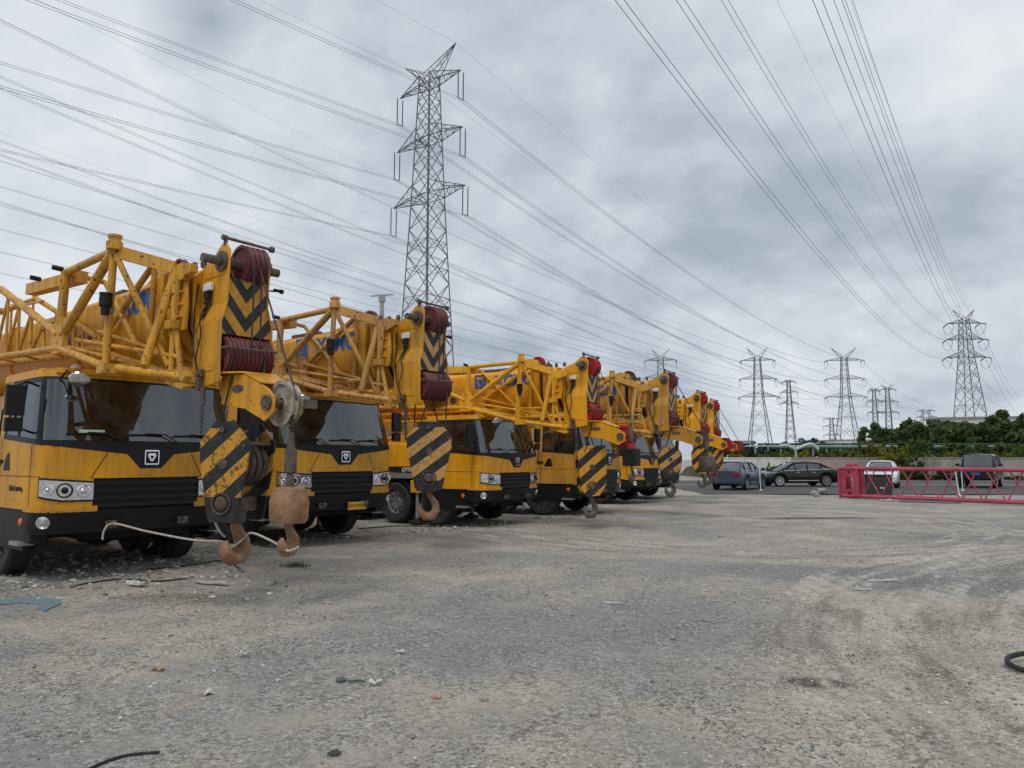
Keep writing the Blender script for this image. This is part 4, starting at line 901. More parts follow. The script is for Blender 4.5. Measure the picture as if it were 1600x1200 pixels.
rock(757, 1092, .028, mrk, 'small round pale stone right of the pink scrap', 21); rock(533, 1060, .03, simple('dark rock', (.12, .12, .12), .95, 0, .2, 9, .4), 'dark grey stone left of the green stick', 22)
rock(1050, 998, .035, mrk, 'pale stone on the grey gravel right of centre', 24)
for i, (x, y, s) in enumerate(((1272, 773, .18), (1284, 771, .24), (1277, 776, .12))): rock(x, y, s, mrk, ['rough concrete lump left of the pink lattice end', 'largest concrete lump beside the pink lattice end', 'smallest concrete lump before the two larger ones'][i], 30 + i)
# hose, rubber loop, cables, blue sheet, grass tuft
def ground_path(name, pts, r, mat_, label, cat, lift=None, n=8):
    q = [gp(x, y) for x, y in pts]; q = [Vector((p.x, p.y, zg(p.x, p.y) + r*.8 + (lift[i] if lift else 0))) for i, p in enumerate(q)]
    b = MB(); b.path(smoothpath(q), r, n); tag(b.build(name, mat_), label, cat)
ground_path('hose', [(105, 1215), (130, 1197), (160, 1181), (200, 1168), (250, 1163)], .009, M['rub'], 'thin black hose curving across the bottom left gravel', 'hose')
ground_path('rubber_loop', [(1655, 1034), (1640, 1043), (1605, 1048), (1580, 1042), (1574, 1036), (1580, 1032), (1605, 1029), (1640, 1029), (1655, 1035)], .02, M['rub'], 'black rubber loop lying at the right edge of the yard', 'rubber loop', [.02, .0, .01, .02, .03, .04, .05, .04, .02])
ground_path('cable', [(110, 914), (180, 906), (250, 909), (300, 903)], .012, M['rub'], 'black cable lying along the rubble at left', 'cable')
ground_path('cable', [(230, 892), (300, 884), (350, 878), (380, 894)], .012, M['rub'], 'black cable under the nearest hooks', 'cable')
ground_path('cable', [(560, 826), (620, 820), (690, 822), (720, 819)], .015, M['rub'], 'black cable below the second crane hook', 'cable')
b = MB(); bl = [(-20, 938), (25, 931), (60, 930), (94, 933), (96, 940), (82, 946), (70, 953), (58, 948), (60, 941), (30, 939), (-20, 943)]
q = [gp(x, y) for x, y in bl]; b.prism([(p.x, p.y, zg(p.x, p.y) + .014) for p in q], (0, 0, -.012))
tag(b.build('blue_sheet', rusty('worn blue sheet', (.10, .22, .28), (.22, .22, .20), .9, 5)), 'worn blue plastic sheet trodden into the dirt at left', 'plastic sheet')
def tuft(name, p, n, h, sp, mat_, label, cat, kind=None):
    b = MB(); r_ = random.Random(int(p.x*100))
    for i in range(n):
        a = r_.uniform(0, 6.28); d = r_.random()*sp; x, y = d*math.cos(a), d*math.sin(a)*.6; l = h*r_.uniform(.5, 1.1); an = r_.uniform(0, 6.28); w_ = .004 + .002*r_.random(); ln = r_.uniform(.1, .6)*l
        dx, dy = math.cos(an), math.sin(an)
        b.add([(x - dy*w_, y + dx*w_, 0), (x + dy*w_, y - dx*w_, 0), (x + dx*ln*.4 + dy*w_*.7, y + dy*ln*.4 - dx*w_*.7, l*.6), (x + dx*ln*.4 - dy*w_*.7, y + dy*ln*.4 + dx*w_*.7, l*.6), (x + dx*ln, y + dy*ln, l)], [(0, 1, 2, 3), (3, 2, 4)])
    o = b.build(name, mat_, None, 0, 0); o.location = (p.x, p.y, zg(p.x, p.y) - .005); tag(o, label, cat, kind=kind)
mgr = simple('grass', (.06, .09, .03), .8, 0, .35, 3)
tuft('grass_tuft', gp(461, 886), 150, .09, .24, mgr, 'small green grass tuft on bare dirt right of the hooks', 'grass tuft')

# ------------------------------------------------------------------ road, kerb, wall
asph = simple('asphalt', (.075, .073, .07), .9, 0, .2, .6, .3)
b = MB(); b.add([(9.0, 34.5, .012), (70, 33.0, .012), (75, 57, .012), (9.0, 57, .012)], [(0, 1, 2, 3)]); tag(b.build('road', asph), 'dark asphalt strip where the cars are parked', kind='structure')
b = MB(); b.box((40, 46.8, .02), (62, .16, .016)); tag(b.build('road_edge_line', simple('worn white line', (.45, .44, .42), .9, 0, .3, 2)), 'worn pale line along the far side of the asphalt', kind='structure')
cw = rusty('stained concrete wall', (.40, .385, .35), (.24, .23, .205), .95, .8)
def wallmat(name, c1, c2):
    m, t, bb, o = newmat(name); v = coords(t, False); mp = N(t, 'ShaderNodeMapping'); mp.inputs['Scale'].default_value = (1.6, 1.6, .25); t.links.new(v, mp.inputs[0])
    c = mixc(t, ramp(t, noise(t, mp.outputs[0], 1.4, 6, .65), [(.35, 0.), (.65, 1.)]), c1, c2); c = mixc(t, ramp(t, noise(t, v, .5, 5, .6), [(.5, 0.), (.75, .6)]), c, tuple(q*.5 for q in c2))
    setc(t, bb, 'Base Color', c); setc(t, bb, 'Roughness', .95); bump(t, bb, noise(t, v, 12, 4, .6), .3, .01); return m
WY = 60
segs = [(1112, 1236, 'wwall', (.74, .73, .68), (.56, .55, .50), 'whitewashed concrete wall panel behind the silver and black cars'), (1236, 1330, 'pwall', (.40, .29, .27), (.33, .29, .27), 'pinkish plastered wall stretch behind the black sedan boot'), (1330, 1625, 'gwall', (.37, .355, .32), (.22, .21, .185), 'streaked grey concrete wall behind the white car and the off-roader')]
for x0, x1, nm_, c1, c2, lab in segs:
    a, c_ = ad(x0, 715, WY), ad(x1, 715, WY); mt_ = wallmat(nm_, c1, c2); root = empty('boundary_wall', (a.x, WY, 0)); tag(root, lab, 'wall', 'boundary wall stretches')
    Lw = c_.x - a.x; n = max(2, round(Lw / 3.0))
    for i in range(n):
        q = MB(); ww = Lw/n; q.box((i*ww + ww/2, 0, .83 + .015*math.sin(i*2.1)), (ww - .03, .18, 1.66)); q.build('wall_panel', mt_, root, .01)
    q = MB(); q.box((Lw/2, .0, 1.72), (Lw, .26, .09)); q.build('coping', mt_, root, .01)
# white marker poles
for px, y0, y1, Y, lean, lab in ((1188, 727, 766, 38.5, .06, 'thin white pole leaning beside the black sedan nose'), (1497, 735, 776, 33.0, .12, 'thin white pole nearest the lattice, left of the off-roader'), (1504, 732, 765, 38.0, .02, 'thin white pole just left of the off-roader')):
    p = ad(px, y1, Y); h = ad(px, y0, Y).z; q = MB(); q.tube((lean*.5, 0, 0), (-lean*.5, 0, h), .026, n=8); q.lathe([(.09, 0), (.09, .03), (.03, .05)], (lean*.5, 0, 0), (0, 0, 1), 12)
    o = q.build('marker_pole', M['wht']); o.location = (p.x, Y, .012); tag(o, lab, 'pole', 'white marker poles')

# ------------------------------------------------------------------ pink-red lattice section lying on the yard
mpr = simple('raspberry red paint', (.40, .06, .10), .55, 0, .3, 2, .1)
pa, pb = gp(1312, 778), gp(1600, 790); dv = Vector((pb.x - pa.x, pb.y - pa.y, 0)); dv.normalize()
root = empty('lattice_section', (pa.x, pa.y, 0), math.atan2(dv.y, dv.x)); tag(root, 'raspberry red steel lattice tower section lying across the yard at right', 'lattice section')
HL, WL, LL = 1.26, .42, 12.5
for yy in (0, WL):
    for zz_ in (.08, HL - .05):
        q = MB(); q.tube((0, yy, zz_), (LL, yy, zz_), .075, n=12); q.build('chord', mpr, root)
x = 1.0
while x < LL - .8:
    for (x0, z0, x1, z1) in ((x, .13, x + .52, HL - .1), (x + .68, .13, x + .13, HL - .1)):
        q = MB(); q.tube((x0, (.02 if x0 < x1 else -.02), z0), (x1, (.02 if x0 < x1 else -.02), z1), .026, n=7); q.build('brace', mpr, root)
    x += .735
for zz_ in (.08, HL - .05):
    x = 1.0
    while x < LL: q = MB(); q.tube((x, 0, zz_), (x, WL, zz_), .026, n=7); q.build('brace', mpr, root); x += 1.47
for yy in (0, WL):       # end frame with a slotted web plate
    q = MB(); y = yy - .02 if yy == 0 else yy + .02
    q.plate([(.04, .1), (.30, .1), (.30, HL - .06), (.04, HL - .06)], y, .03); q.plate([(.62, .1), (.86, .1), (.86, HL - .06), (.62, HL - .06)], y, .03); q.plate([(.30, .1), (.62, .1), (.62, .36), (.30, .36)], y, .03); q.plate([(.30, .90), (.62, .90), (.62, HL - .06), (.30, HL - .06)], y, .03)
    wb = q.build('web_plate', mpr, root)
    for x in (.06, .80): q = MB(); q.box((x, y - .06, HL/2), (.07, .12, HL - .14)); q.build('end_post', mpr, wb)
    q = MB(); q.plate([(.26, HL), (.70, HL), (.55, HL + .15), (.41, HL + .15)], y + .05, .05); q.plate([(.26, .04), (.70, .04), (.6, -.02), (.36, -.02)], y + .05, .05); q.build('lug', mpr, wb)
    q = MB(); q.lathe([(.05, 0), (.05, .012)], (.46, y - .02, HL - .2), (0, -1, 0), 12); q.lathe([(.06, 0), (.06, .012)], (.46, y - .02, .2), (0, -1, 0), 12); q.build('pin_hole', M['blk2'], wb)
root.location.z = .02
# dark bin behind the lattice
p = ad(1373, 777, 33.5); root = empty('waste_bin', (p.x, 33.6, 0), -.25); tag(root, 'dark green-black square bin standing behind the red lattice', 'bin')
mbn = simple('dark bin plastic', (.028, .036, .032), .6, 0, .3, 3)
q = MB(); q.loft([[(-.52, -.42, 0), (.52, -.42, 0), (.52, .42, 0), (-.52, .42, 0)], [(-.56, -.46, .86), (.56, -.46, .86), (.56, .46, .86), (-.56, .46, .86)]]); q.build('body', mbn, root, .03)
q = MB(); q.box((0, 0, .90), (1.20, 1.0, .06)); q.build('rim', mbn, root, .02)
for i in range(4): q = MB(); q.box((-.15 + .1*i, -.452, .34), (.05, .012, .07)); q.build('mark', M['wht'] if i != 1 else M['redl'], root)

# ------------------------------------------------------------------ cars
_cw = {}
def car_wheel():
    if not _cw:
        t = MB(); t.lathe([(.22, -.10), (.30, -.115), (.335, -.09), (.34, 0), (.335, .09), (.30, .115), (.22, .10)], (0,0,0), (0,1,0), 28, closed=True); _cw['t'] = t.mesh('tyre', M['rub'])
        q = MB(); q.lathe([(.235, -.10), (.235, -.09), (.215, -.07), (.21, .02), (.0, .02)], (0,0,0), (0,1,0), 24, mi=1, cap=False)
        for i in range(10):
            m = Matrix.Rotation(2*math.pi*i/10, 3, 'Y'); q.box(m @ Vector((.13, -.085, 0)), (.19, .02, .035), m)
        q.lathe([(.05, -.11), (.05, -.07)], (0,0,0), (0,1,0), 12); q.lathe([(.20, -.102), (.24, -.105), (.24, -.08), (.20, -.08)], (0,0,0), (0,1,0), 24, closed=True)
        _cw['r'] = q.mesh('rim', [M['chr'], M['dark']])
    return _cw
def interp(st, x):
    for a, b_ in zip(st, st[1:]):
        if a[0] <= x <= b_[0]: f = (x - a[0])/(b_[0] - a[0]); return [p + (q - p)*f for p, q in zip(a, b_)]
    return st[-1]
def car(name, label, pos, rz, paintm, body, cabin, axles, wr=.34, plate=None, rails=False, spare=False, rearlamp=None, z0=.012):
    root = empty(name, (pos[0], pos[1], z0), rz); tag(root, label, 'car', 'cars parked on the asphalt')
    # body stations (x, half width, z low, z top); front is +x
    q = MB(); rings = []; x0, x1 = body[0][0], body[-1][0]; NS = 60
    for i in range(NS + 1):
        x = x0 + (x1 - x0)*i/NS; _, hw, zl, zt = interp(body, x)
        for ax in axles:                       # wheel arches
            d = abs(x - ax)
            if d < wr + .07: zl = max(zl, math.sqrt((wr + .07)**2 - d*d) + wr - .02)
        h = zt - zl
        half = [(hw*.93, zl), (hw*.985, zl + h*.18), (hw, zl + h*.45), (hw*.985, zl + h*.72), (hw*.95, zl + h*.90), (hw*.86, zt - .01), (hw*.5, zt + .015), (0, zt + .02)]
        rings.append([(x, y, z) for y, z in half] + [(x, -y, z) for y, z in half[-2::-1]])
    q.loft(rings); q.build('body', paintm, root, 0, 45)
    # greenhouse of glass with body-coloured roof and pillars
    q = MB(); rings = []
    def csec(s, g=0.):
        x, hb, ht, zb, zt, sk = s
        return [(x, hb + g, zb), (x + sk*.5, (hb + ht)/2 + .03 + g, (zb + zt)/2), (x + sk, ht + g, zt - .05), (x + sk, ht - .08 + g, zt + g), (x + sk, 0, zt + .03 + g), (x + sk, -ht + .08 - g, zt + g), (x + sk, -ht - g, zt - .05), (x + sk*.5, -(hb + ht)/2 - .03 - g, (zb + zt)/2), (x, -hb - g, zb)]
    secs = [csec(s) for s in cabin]; q.loft(secs); gl = q.build('glasshouse', M['carglass'], root, 0, 30)
    gs = [csec(s, .012) for s in cabin]
    q = MB(); n = len(gs)
    for i in range(1, n - 2): q.add([gs[i][k] for k in range(2, 7)] + [gs[i+1][k] for k in range(2, 7)], [(k, k+1, k+6, k+5) for k in range(4)])
    q.build('roof', paintm, root, 0, 40)
    q = MB()
    for k in (0, 8):
        kk = [0, 1, 2] if k == 0 else [8, 7, 6]
        for i in range(0, n):
            if i in (0, n - 1): continue
            wd_ = .05 if i not in (1, n - 2) else .035
            q.path([gs[i][j] for j in kk], wd_, 5)
        q.path([gs[i][kk[2]] for i in range(1, n - 1)], .035, 5)
    for e0, e1 in ((0, 1), (n - 1, n - 2)):
        for a in (2, 6): q.tube(gs[e0][0 if a == 2 else 8], gs[e1][a], .04, n=5)
    q.build('pillars', paintm, root, 0, 45)
    q = MB()
    for k in (0, 8): q.path([Vector(gs[i][k]) + Vector((0, .012 if k == 0 else -.012, .015)) for i in range(n)], .014, 5)
    for k in (1, 7):
        pass
    q.build('window_trim', M['chrome'], root)
    cwm = car_wheel()
    for ax in axles:
        for sg in (-1, 1):
            hw = interp(body, ax)[1]; s_ = wr/.34
            wo_ = link('wheel', cwm['t'], root, (ax, sg*(hw - .13), wr), (0, rnd.random()*6, 0 if sg < 0 else math.pi), (s_, 1, s_)); link('rim', cwm['r'], wo_)
    q = MB(); zl = min(s[2] for s in body); q.box(((x0 + x1)/2, 0, zl + .1), ((x1 - x0)*.86, 1.4, .2)); q.build('underbody', M['dark'], root)
    fx = body[-1]; rx = body[0]
    for sg in (-1, 1):
        q = MB(); q.box((fx[0] - .16, sg*fx[1]*.80, fx[2] + (fx[3] - fx[2])*.72), (.30, .36, .13)); q.build('headlight', M['lamp'], root, .03)
        q = MB(); q.box((rx[0] + .12, sg*rx[1]*.80, rx[2] + (rx[3] - rx[2])*.74), (.30, .42, .14)); q.build('tail_lamp', M['redl'], root, .03)
        hw = interp(body, (axles[0] + axles[1])/2)[1]; bz = cabin[0][3]
        q = MB(); xm = cabin[-1][0] - .35; q.box((xm, sg*(hw + .09), bz + .06), (.12, .22, .16)); q.bar((xm, sg*(hw - .1), bz), (xm, sg*hw, bz + .04), .05); q.build('mirror', paintm, root, .03)
        for xd in (.35, -.65): q = MB(); q.box((xd + (axles[0] + axles[1])/2, sg*(hw + .008), bz - .17), (.2, .03, .035)); q.build('door_handle', M['chrome'], root, .008)
        q = MB(); q.box(((axles[0] + axles[1])/2, sg*(hw + .002), zl + .14), (abs(axles[0] - axles[1]) - 1.0, .03, .045)); q.build('sill_trim', M['chrome'], root)
    q = MB(); q.box((fx[0] + .0, 0, fx[2] + (fx[3] - fx[2])*.62), (.05, fx[1]*1.0, .16)); q.box((fx[0] - .02, 0, fx[2] + .14), (.10, fx[1]*1.3, .16)); q.build('grille', M['blk'], root, .02)
    if plate: q = MB(); q.box((fx[0] + .045, 0, fx[2] + (fx[3] - fx[2])*plate[1]), (.015, .44, .14)); q.build('number_plate', plate[0], root, .004)
    if rails:
        for sg in (-1, 1): q = MB(); zt = cabin[2][4]; q.path([(cabin[1][0] + .3, sg*.52, zt), (cabin[1][0] + .4, sg*.52, zt + .07), (cabin[-2][0] - .3, sg*.52, zt + .07), (cabin[-2][0] - .2, sg*.52, zt)], .02, 6); q.build('roof_rail', M['blk'], root)
    return root
def carpaint(name, c, rough=.25): 
    m = simple(name, c, rough, .0, .06, 1.); m.node_tree.nodes['Principled BSDF'].inputs['Coat Weight'].default_value = .35; m.node_tree.nodes['Principled BSDF'].inputs['Specular IOR Level'].default_value = .3; m.node_tree.nodes['Principled BSDF'].inputs['Coat Roughness'].default_value = .05; return m
SED = [(-2.47, .72, .34, .92), (-2.35, .84, .28, 1.00), (-1.9, .91, .24, 1.03), (-1.0, .93, .22, .99), (.4, .93, .22, .95), (1.2, .92, .22, .90), (1.9, .89, .24, .80), (2.3, .82, .28, .70), (2.47, .68, .34, .60)]
SEDC = [(-1.95, .70, .58, 1.01, 1.03, .0), (-1.15, .76, .60, .99, 1.40, .0), (-.3, .80, .60, .96, 1.47, .0), (.45, .80, .58, .94, 1.42, .0), (1.42, .72, .56, .89, .91, .0)]
car('black_sedan', 'glossy black sedan with chrome trim parked side-on before the wall', (17.1, 44.6), math.pi + .10, carpaint('black car paint', (.008, .008, .010)), SED, SEDC, (-1.42, 1.45))
HAT = [(-2.2, .74, .36, .98), (-2.1, .86, .28, 1.02), (-1.5, .91, .24, 1.0), (.3, .92, .22, .97), (1.2, .91, .22, .93), (1.9, .86, .26, .82), (2.2, .70, .34, .68)]
HATC = [(-2.0, .74, .56, 1.0, 1.04, .0), (-1.35, .78, .60, .99, 1.44, .0), (-.4, .80, .60, .97, 1.50, .0), (.4, .80, .58, .95, 1.44, .0), (1.35, .72, .54, .91, .94, .0)]
p = gp(1146, 766); car('silver_car', 'silver blue car half hidden behind the last hook blocks, tail toward camera', (p.x + .75, p.y + 1.4), .95, carpaint('silver blue paint', (.06, .075, .11)), HAT, HATC, (-1.35, 1.35))
SUVW = [(-2.35, .80, .40, 1.08), (-2.2, .90, .32, 1.12), (-1.0, .94, .30, 1.08), (.6, .94, .30, 1.05), (1.4, .93, .30, 1.03), (2.1, .90, .34, .96), (2.35, .78, .40, .82)]
SUVWC = [(-2.15, .78, .62, 1.1, 1.2, .0), (-1.85, .80, .64, 1.09, 1.62, .0), (-.6, .82, .66, 1.06, 1.70, .0), (.45, .82, .64, 1.04, 1.64, .0), (1.25, .76, .62, 1.02, 1.05, .0)]
p = ad(1392, 764, 43); car('white_car', 'white car facing the camera behind the red lattice and the dark bin', (p.x - .5, 43), R(-119), carpaint('white car paint', (.74, .75, .76)), HAT, HATC, (-1.35, 1.35))
OFF = [(-2.3, .86, .55, 1.22), (-2.2, .93, .46, 1.24), (-1.0, .95, .44, 1.22), (.8, .95, .44, 1.20), (1.2, .95, .44, 1.18), (2.1, .93, .46, 1.14), (2.32, .86, .52, 1.08)]
OFFC = [(-2.25, .84, .70, 1.22, 1.24, .0), (-2.1, .86, .72, 1.22, 1.82, .0), (-.6, .86, .74, 1.2, 1.88, .0), (.45, .85, .72, 1.19, 1.84, .0), (.95, .80, .70, 1.18, 1.20, .0)]
p = gp(1541, 763); car('off_roader', 'boxy black off-roader with blue number plate facing the camera', (p.x + .6, p.y + 1.4), R(-128), carpaint('dark green black paint', (.018, .021, .022)), OFF, OFFC, (-1.38, 1.38), .40, (simple('blue plate', (.02, .09, .45), .4), .50), True)

# ------------------------------------------------------------------ trees and shrubs
def leafmat(name, c1, c2):
    m, t, b, o = newmat(name); gm = N(t, 'ShaderNodeNewGeometry'); v = coords(t)
    c = mixc(t, gm.outputs['Random Per Island'], c1, c2); c = mixc(t, ramp(t, noise(t, v, .8, 4, .6), [(.35, .5), (.65, 0.)]), c, tuple(q*.6 for q in c1))
    setc(t, b, 'Base Color', c); setc(t, b, 'Roughness', .75); setc(t, b, 'Specular IOR Level', .2)
    tr = N(t, 'ShaderNodeBsdfTranslucent'); t.links.new(c, tr.inputs[0]); mx = N(t, 'ShaderNodeMixShader'); mx.inputs[0].default_value = .3
    t.links.new(b.outputs[0], mx.inputs[1]); t.links.new(tr.outputs[0], mx.inputs[2]); t.links.new(mx.outputs[0], o.inputs[0]); return m
LD = leafmat('dark evergreen leaves', (.06, .095, .036), (.15, .20, .07)); LM = leafmat('mid green leaves', (.06, .095, .028), (.13, .17, .05)); LY = leafmat('yellow green leaves', (.14, .16, .03), (.33, .29, .045)); LF = leafmat('far leaves', (.05, .07, .045), (.09, .115, .07))
bark = simple('bark', (.06, .048, .038), .95, 0, .3, 6, .5)
def crown_mesh(name, seed, mat_, nl, lobes, leaf=.16, flat=1.):
    # many leaf-sized faces scattered in clumps through the crown
    r_ = random.Random(seed); b = MB(); cl = []
    for i in range(lobes):
        a = r_.uniform(0, 6.28); d = r_.random()**.5*.66; cl.append((d*math.cos(a), d*math.sin(a), r_.uniform(.10, .80), r_.uniform(.22, .40)))
    subs = []
    for (x, y, z, rr) in cl:
        for k in range(7):
            v = Vector((r_.gauss(0, 1), r_.gauss(0, 1), r_.gauss(0, 1))).normalized()*rr*r_.uniform(.55, 1.05); subs.append((x + v.x, y + v.y, max(.03, z + v.z*.8*flat), rr*r_.uniform(.22, .42)))
    for i in range(nl):
        x, y, z, rr = r_.choice(subs); v = Vector((r_.gauss(0, 1), r_.gauss(0, 1), r_.gauss(0, 1))).normalized()*rr*r_.random()**.4
        p = Vector((x, y, z)) + Vector((v.x, v.y, v.z*.75)); u = Vector((r_.gauss(0, 1), r_.gauss(0, 1), r_.gauss(0, .6))).normalized(); w_ = u.orthogonal().normalized(); w_ = Matrix.Rotation(r_.uniform(0, 6.28), 3, u) @ w_
        s = leaf*r_.uniform(.5, 1.1)*.5; l = u*s; w_ = w_*s*.55
        b.add([p - l, p + w_, p + l*1.1, p - w_], [(0, 1, 2, 3)])
    return b.mesh(name, mat_, 0, 0), subs
CM = {}
for k, (sd, mt_, nl, lb) in dict(d1=(1, LD, 9000, 20), d2=(2, LD, 9000, 18), d3=(3, LD, 9000, 22), m1=(4, LM, 5000, 15), f1=(5, LF, 3500, 16), f2=(6, LF, 3500, 14), y1=(7, LY, 3000, 14), m2=(8, LM, 3000, 14), y2=(9, LY, 2600, 12)).items(): CM[k] = crown_mesh('crown', sd, mt_, nl, lb, .15 if k[0] in 'dm' else .17)
def tree(key, px, py, Y, wpx, label, group, base_z=0., name='tree'):
    top = ad(px, py, Y); rx = wpx/2/F_PX*Y; H_ = top.z - base_z; root = empty(name, (top.x, Y, base_z), rnd.uniform(0, 6)); tag(root, label, 'tree' if name == 'tree' else 'shrub', group)
    me, subs = CM[key]; th = H_*(.10 if name == 'tree' else .0); rx *= 1.75 if name == 'tree' else 1.3
    link('crown', me, root, (0, 0, th), (0, 0, 0), (rx, rx, (H_ - th)*.93))
    b = MB(); r0 = max(.03, H_*.025); b.path([(0, 0, -.05), (.03*rx, 0, th), (-.02*rx, .03*rx, th + (H_ - th)*.4)], r0, 7, r1=r0*.45)
    for i in range(6):
        s = subs[(i*5) % len(subs)]; b.path([(0, 0, th*.8), (s[0]*rx*.45, s[1]*rx*.45, th + s[2]*(H_ - th)*.5), (s[0]*rx*.8, s[1]*rx*.8, th + s[2]*(H_ - th)*.85)], r0*.45, 5, r1=r0*.12)
    b.build('trunk', bark, root); return root
TG = 'dark evergreen trees beyond the wall'
for key, px, py, Y, wpx, lab in [
 ('d1', 1380, 662, 84, 60, 'low dark evergreen at the left end of the tree row'), ('d3', 1412, 658, 86, 66, 'dark evergreen second from the left of the tree row'), ('d2', 1450, 644, 82, 60, 'dark evergreen standing before the pale building corner'),
 ('d1', 1486, 658, 80, 58, 'shorter evergreen right of the pale building corner'), ('d3', 1512, 649, 86, 66, 'dark evergreen under the big right-hand pylon'), ('d2', 1548, 646, 84, 66, 'dark evergreen above the off-roader roof'), ('d1', 1585, 637, 80, 80, 'tallest evergreen at the right edge of the picture'), ('d3', 1632, 644, 82, 80, 'evergreen cut off by the right edge of the picture'),
 ('d2', 1350, 690, 90, 60, 'lowest dark evergreen left of the tree row, above the lattice end'), ('m1', 1432, 684, 74, 44, 'mid green bushy tree in front of the evergreens'), ('m1', 1500, 690, 73, 60, 'mid green bushy tree before the pipes, left of the off-roader'), ('m1', 1570, 690, 73, 50, 'mid green bushy tree above the off-roader mirror')]:
    tree(key, px, py, Y, wpx, lab, TG)
for key, px, py, Y, wpx, lab in [('f1', 1165, 689, 170, 36, 'far tree between the crane nose and the first pylon'), ('f2', 1215, 688, 175, 36, 'far tree at the foot of the lattice pylon'), ('f1', 1262, 684, 165, 52, 'broad rounded far tree left of centre on the horizon'), ('f2', 1240, 692, 170, 36, 'low far tree beside the broad rounded one'), ('f1', 1310, 694, 168, 42, 'low far tree left of the strain pylon'), ('f2', 1340, 694, 160, 46, 'low far tree at the strain pylon foot'), ('f2', 1142, 692, 165, 30, 'far tree peeping past the last crane nose'), ('f1', 1190, 693, 180, 30, 'far tree low on the horizon behind the whitewashed wall')]:
    tree(key, px, py, Y, wpx, lab, 'far trees on the horizon')
SG = 'shrubs growing on the bank behind the wall'
sh_spots = [(1150, 705), (1168, 704), (1188, 704), (1206, 702), (1224, 701), (1243, 700), (1258, 698), (1276, 699), (1292, 701), (1310, 702), (1330, 697), (1348, 690), (1366, 686), (1384, 687), (1402, 690), (1420, 694), (1440, 702), (1462, 704), (1482, 700), (1504, 698), (1526, 702), (1552, 703), (1576, 702), (1594, 699)]
near = ['beside the last crane nose', 'left end behind the whitewashed wall', 'left of the sedan roof', 'above the sedan bonnet', 'above the sedan windscreen', 'above the sedan roof', 'over the sedan rear window', 'above the sedan boot', 'left of the lattice end lug', 'just above the lattice end', 'right of the lattice end', 'left above the white car', 'above the white car roof', 'right above the white car', 'right of the white car', 'by the dark wall gap', 'left of the two trees', 'above the left white poles', 'left of the off-roader mirror', 'over the off-roader left corner', 'behind the off-roader roof', 'above the off-roader right mirror', 'right of the off-roader', 'at the right picture edge']
for i, ((x, y), nr) in enumerate(zip(sh_spots, near)):
    k = ('y1', 'm2', 'y2', 'm2')[i % 4]; tree(k, x, y, 61.5 + (i*7 % 3), 30 + (i*5 % 9), ('yellow-green' if k[0] == 'y' else 'mid green') + ' shrub on the bank ' + nr, SG, .8, 'shrub')
for i, (x, y, w_, lab) in enumerate([(1398, 697, 52, 'yellow flowering creeper hanging over the wall right of the white car'), (1422, 708, 50, 'green creeper spilling down the wall right of the white car'), (1450, 730, 60, 'low weeds at the wall foot behind the lattice'), (1480, 734, 52, 'low weeds at the wall foot left of the off-roader'), (1590, 742, 40, 'low weeds at the wall foot right of the off-roader'), (1204, 722, 14, 'thin weed growing against the whitewashed wall')]):
    tree(('y1', 'm2')[i > 0], x, y, 58.6, w_, lab, 'creepers and weeds along the wall', 0, 'shrub')
b = MB(); bk = simple('bank soil', (.10, .10, .06), .95, 0, .4, 1.)
b.loft([[(x, 60.3, -.1), (x, 60.4, 1.2 + .1*math.sin(x)), (x, 63, 1.5 + .12*math.sin(x*1.7)), (x, 72, .9), (x, 76, -.1)] for x in range(17, 66, 2)]); tag(b.build('earth_bank', bk), 'overgrown earth bank behind the wall', kind='structure')

# ------------------------------------------------------------------ pipe rack and buildings beyond the wall
mgp = simple('green pipe paint', (.022, .075, .05), .5, 0, .15, 1); mlp = simple('pale green pipe paint', (.45, .52, .46), .5, 0, .12, 1)
for y, Y, r, mt_, x0, x1, lab in ((694, 77, .10, mgp, 1185, 1640, 'dark green overhead pipe, upper of the two green pipes'), (700, 76, .09, mgp, 1205, 1640, 'dark green overhead pipe, lower of the two green pipes'), (697, 78, .07, mlp, 1165, 1640, 'thin pale pipe between the green pipes')):
    a, c_ = ad(x0, y, Y), ad(x1, y, Y); q = MB(); q.tube((0, 0, 0), (c_.x - a.x, 0, 0), r, n=10); root = empty('overhead_pipe', (a.x, Y, a.z)); tag(root, lab, 'pipe', 'overhead pipes beyond the wall'); q.build('pipe_run', mt_, root)
    x = 1.0
    while x < c_.x - a.x: q = MB(); q.bar((x, 0, -r), (x, 0, -a.z), .12); q.build('support', M['gal'], root); x += 6.1
for x0, xm, x1, y0, ym, y1, lab in ((1219, 1228, 1243, 697, 696, 702, 'pale bent pipe, left of the two arching over the green pipes'), (1243, 1265, 1282, 702, 694, 706, 'pale arched pipe, right of the two over the green pipes')):
    Y = 75.5; q = MB(); pts = [ad(x0, y0, Y), ad(xm, ym, Y), ad((xm + x1)/2, (ym*1.5 + y1*.5)/2 + .5, Y), ad(x1, y1, Y)]
    q.path(smoothpath(pts), .17, 10); q.tube(pts[-1], (pts[-1].x, Y, 0), .12, n=8); tag(q.build('arched_pipe', mlp), lab, 'pipe', 'pale arched pipes')
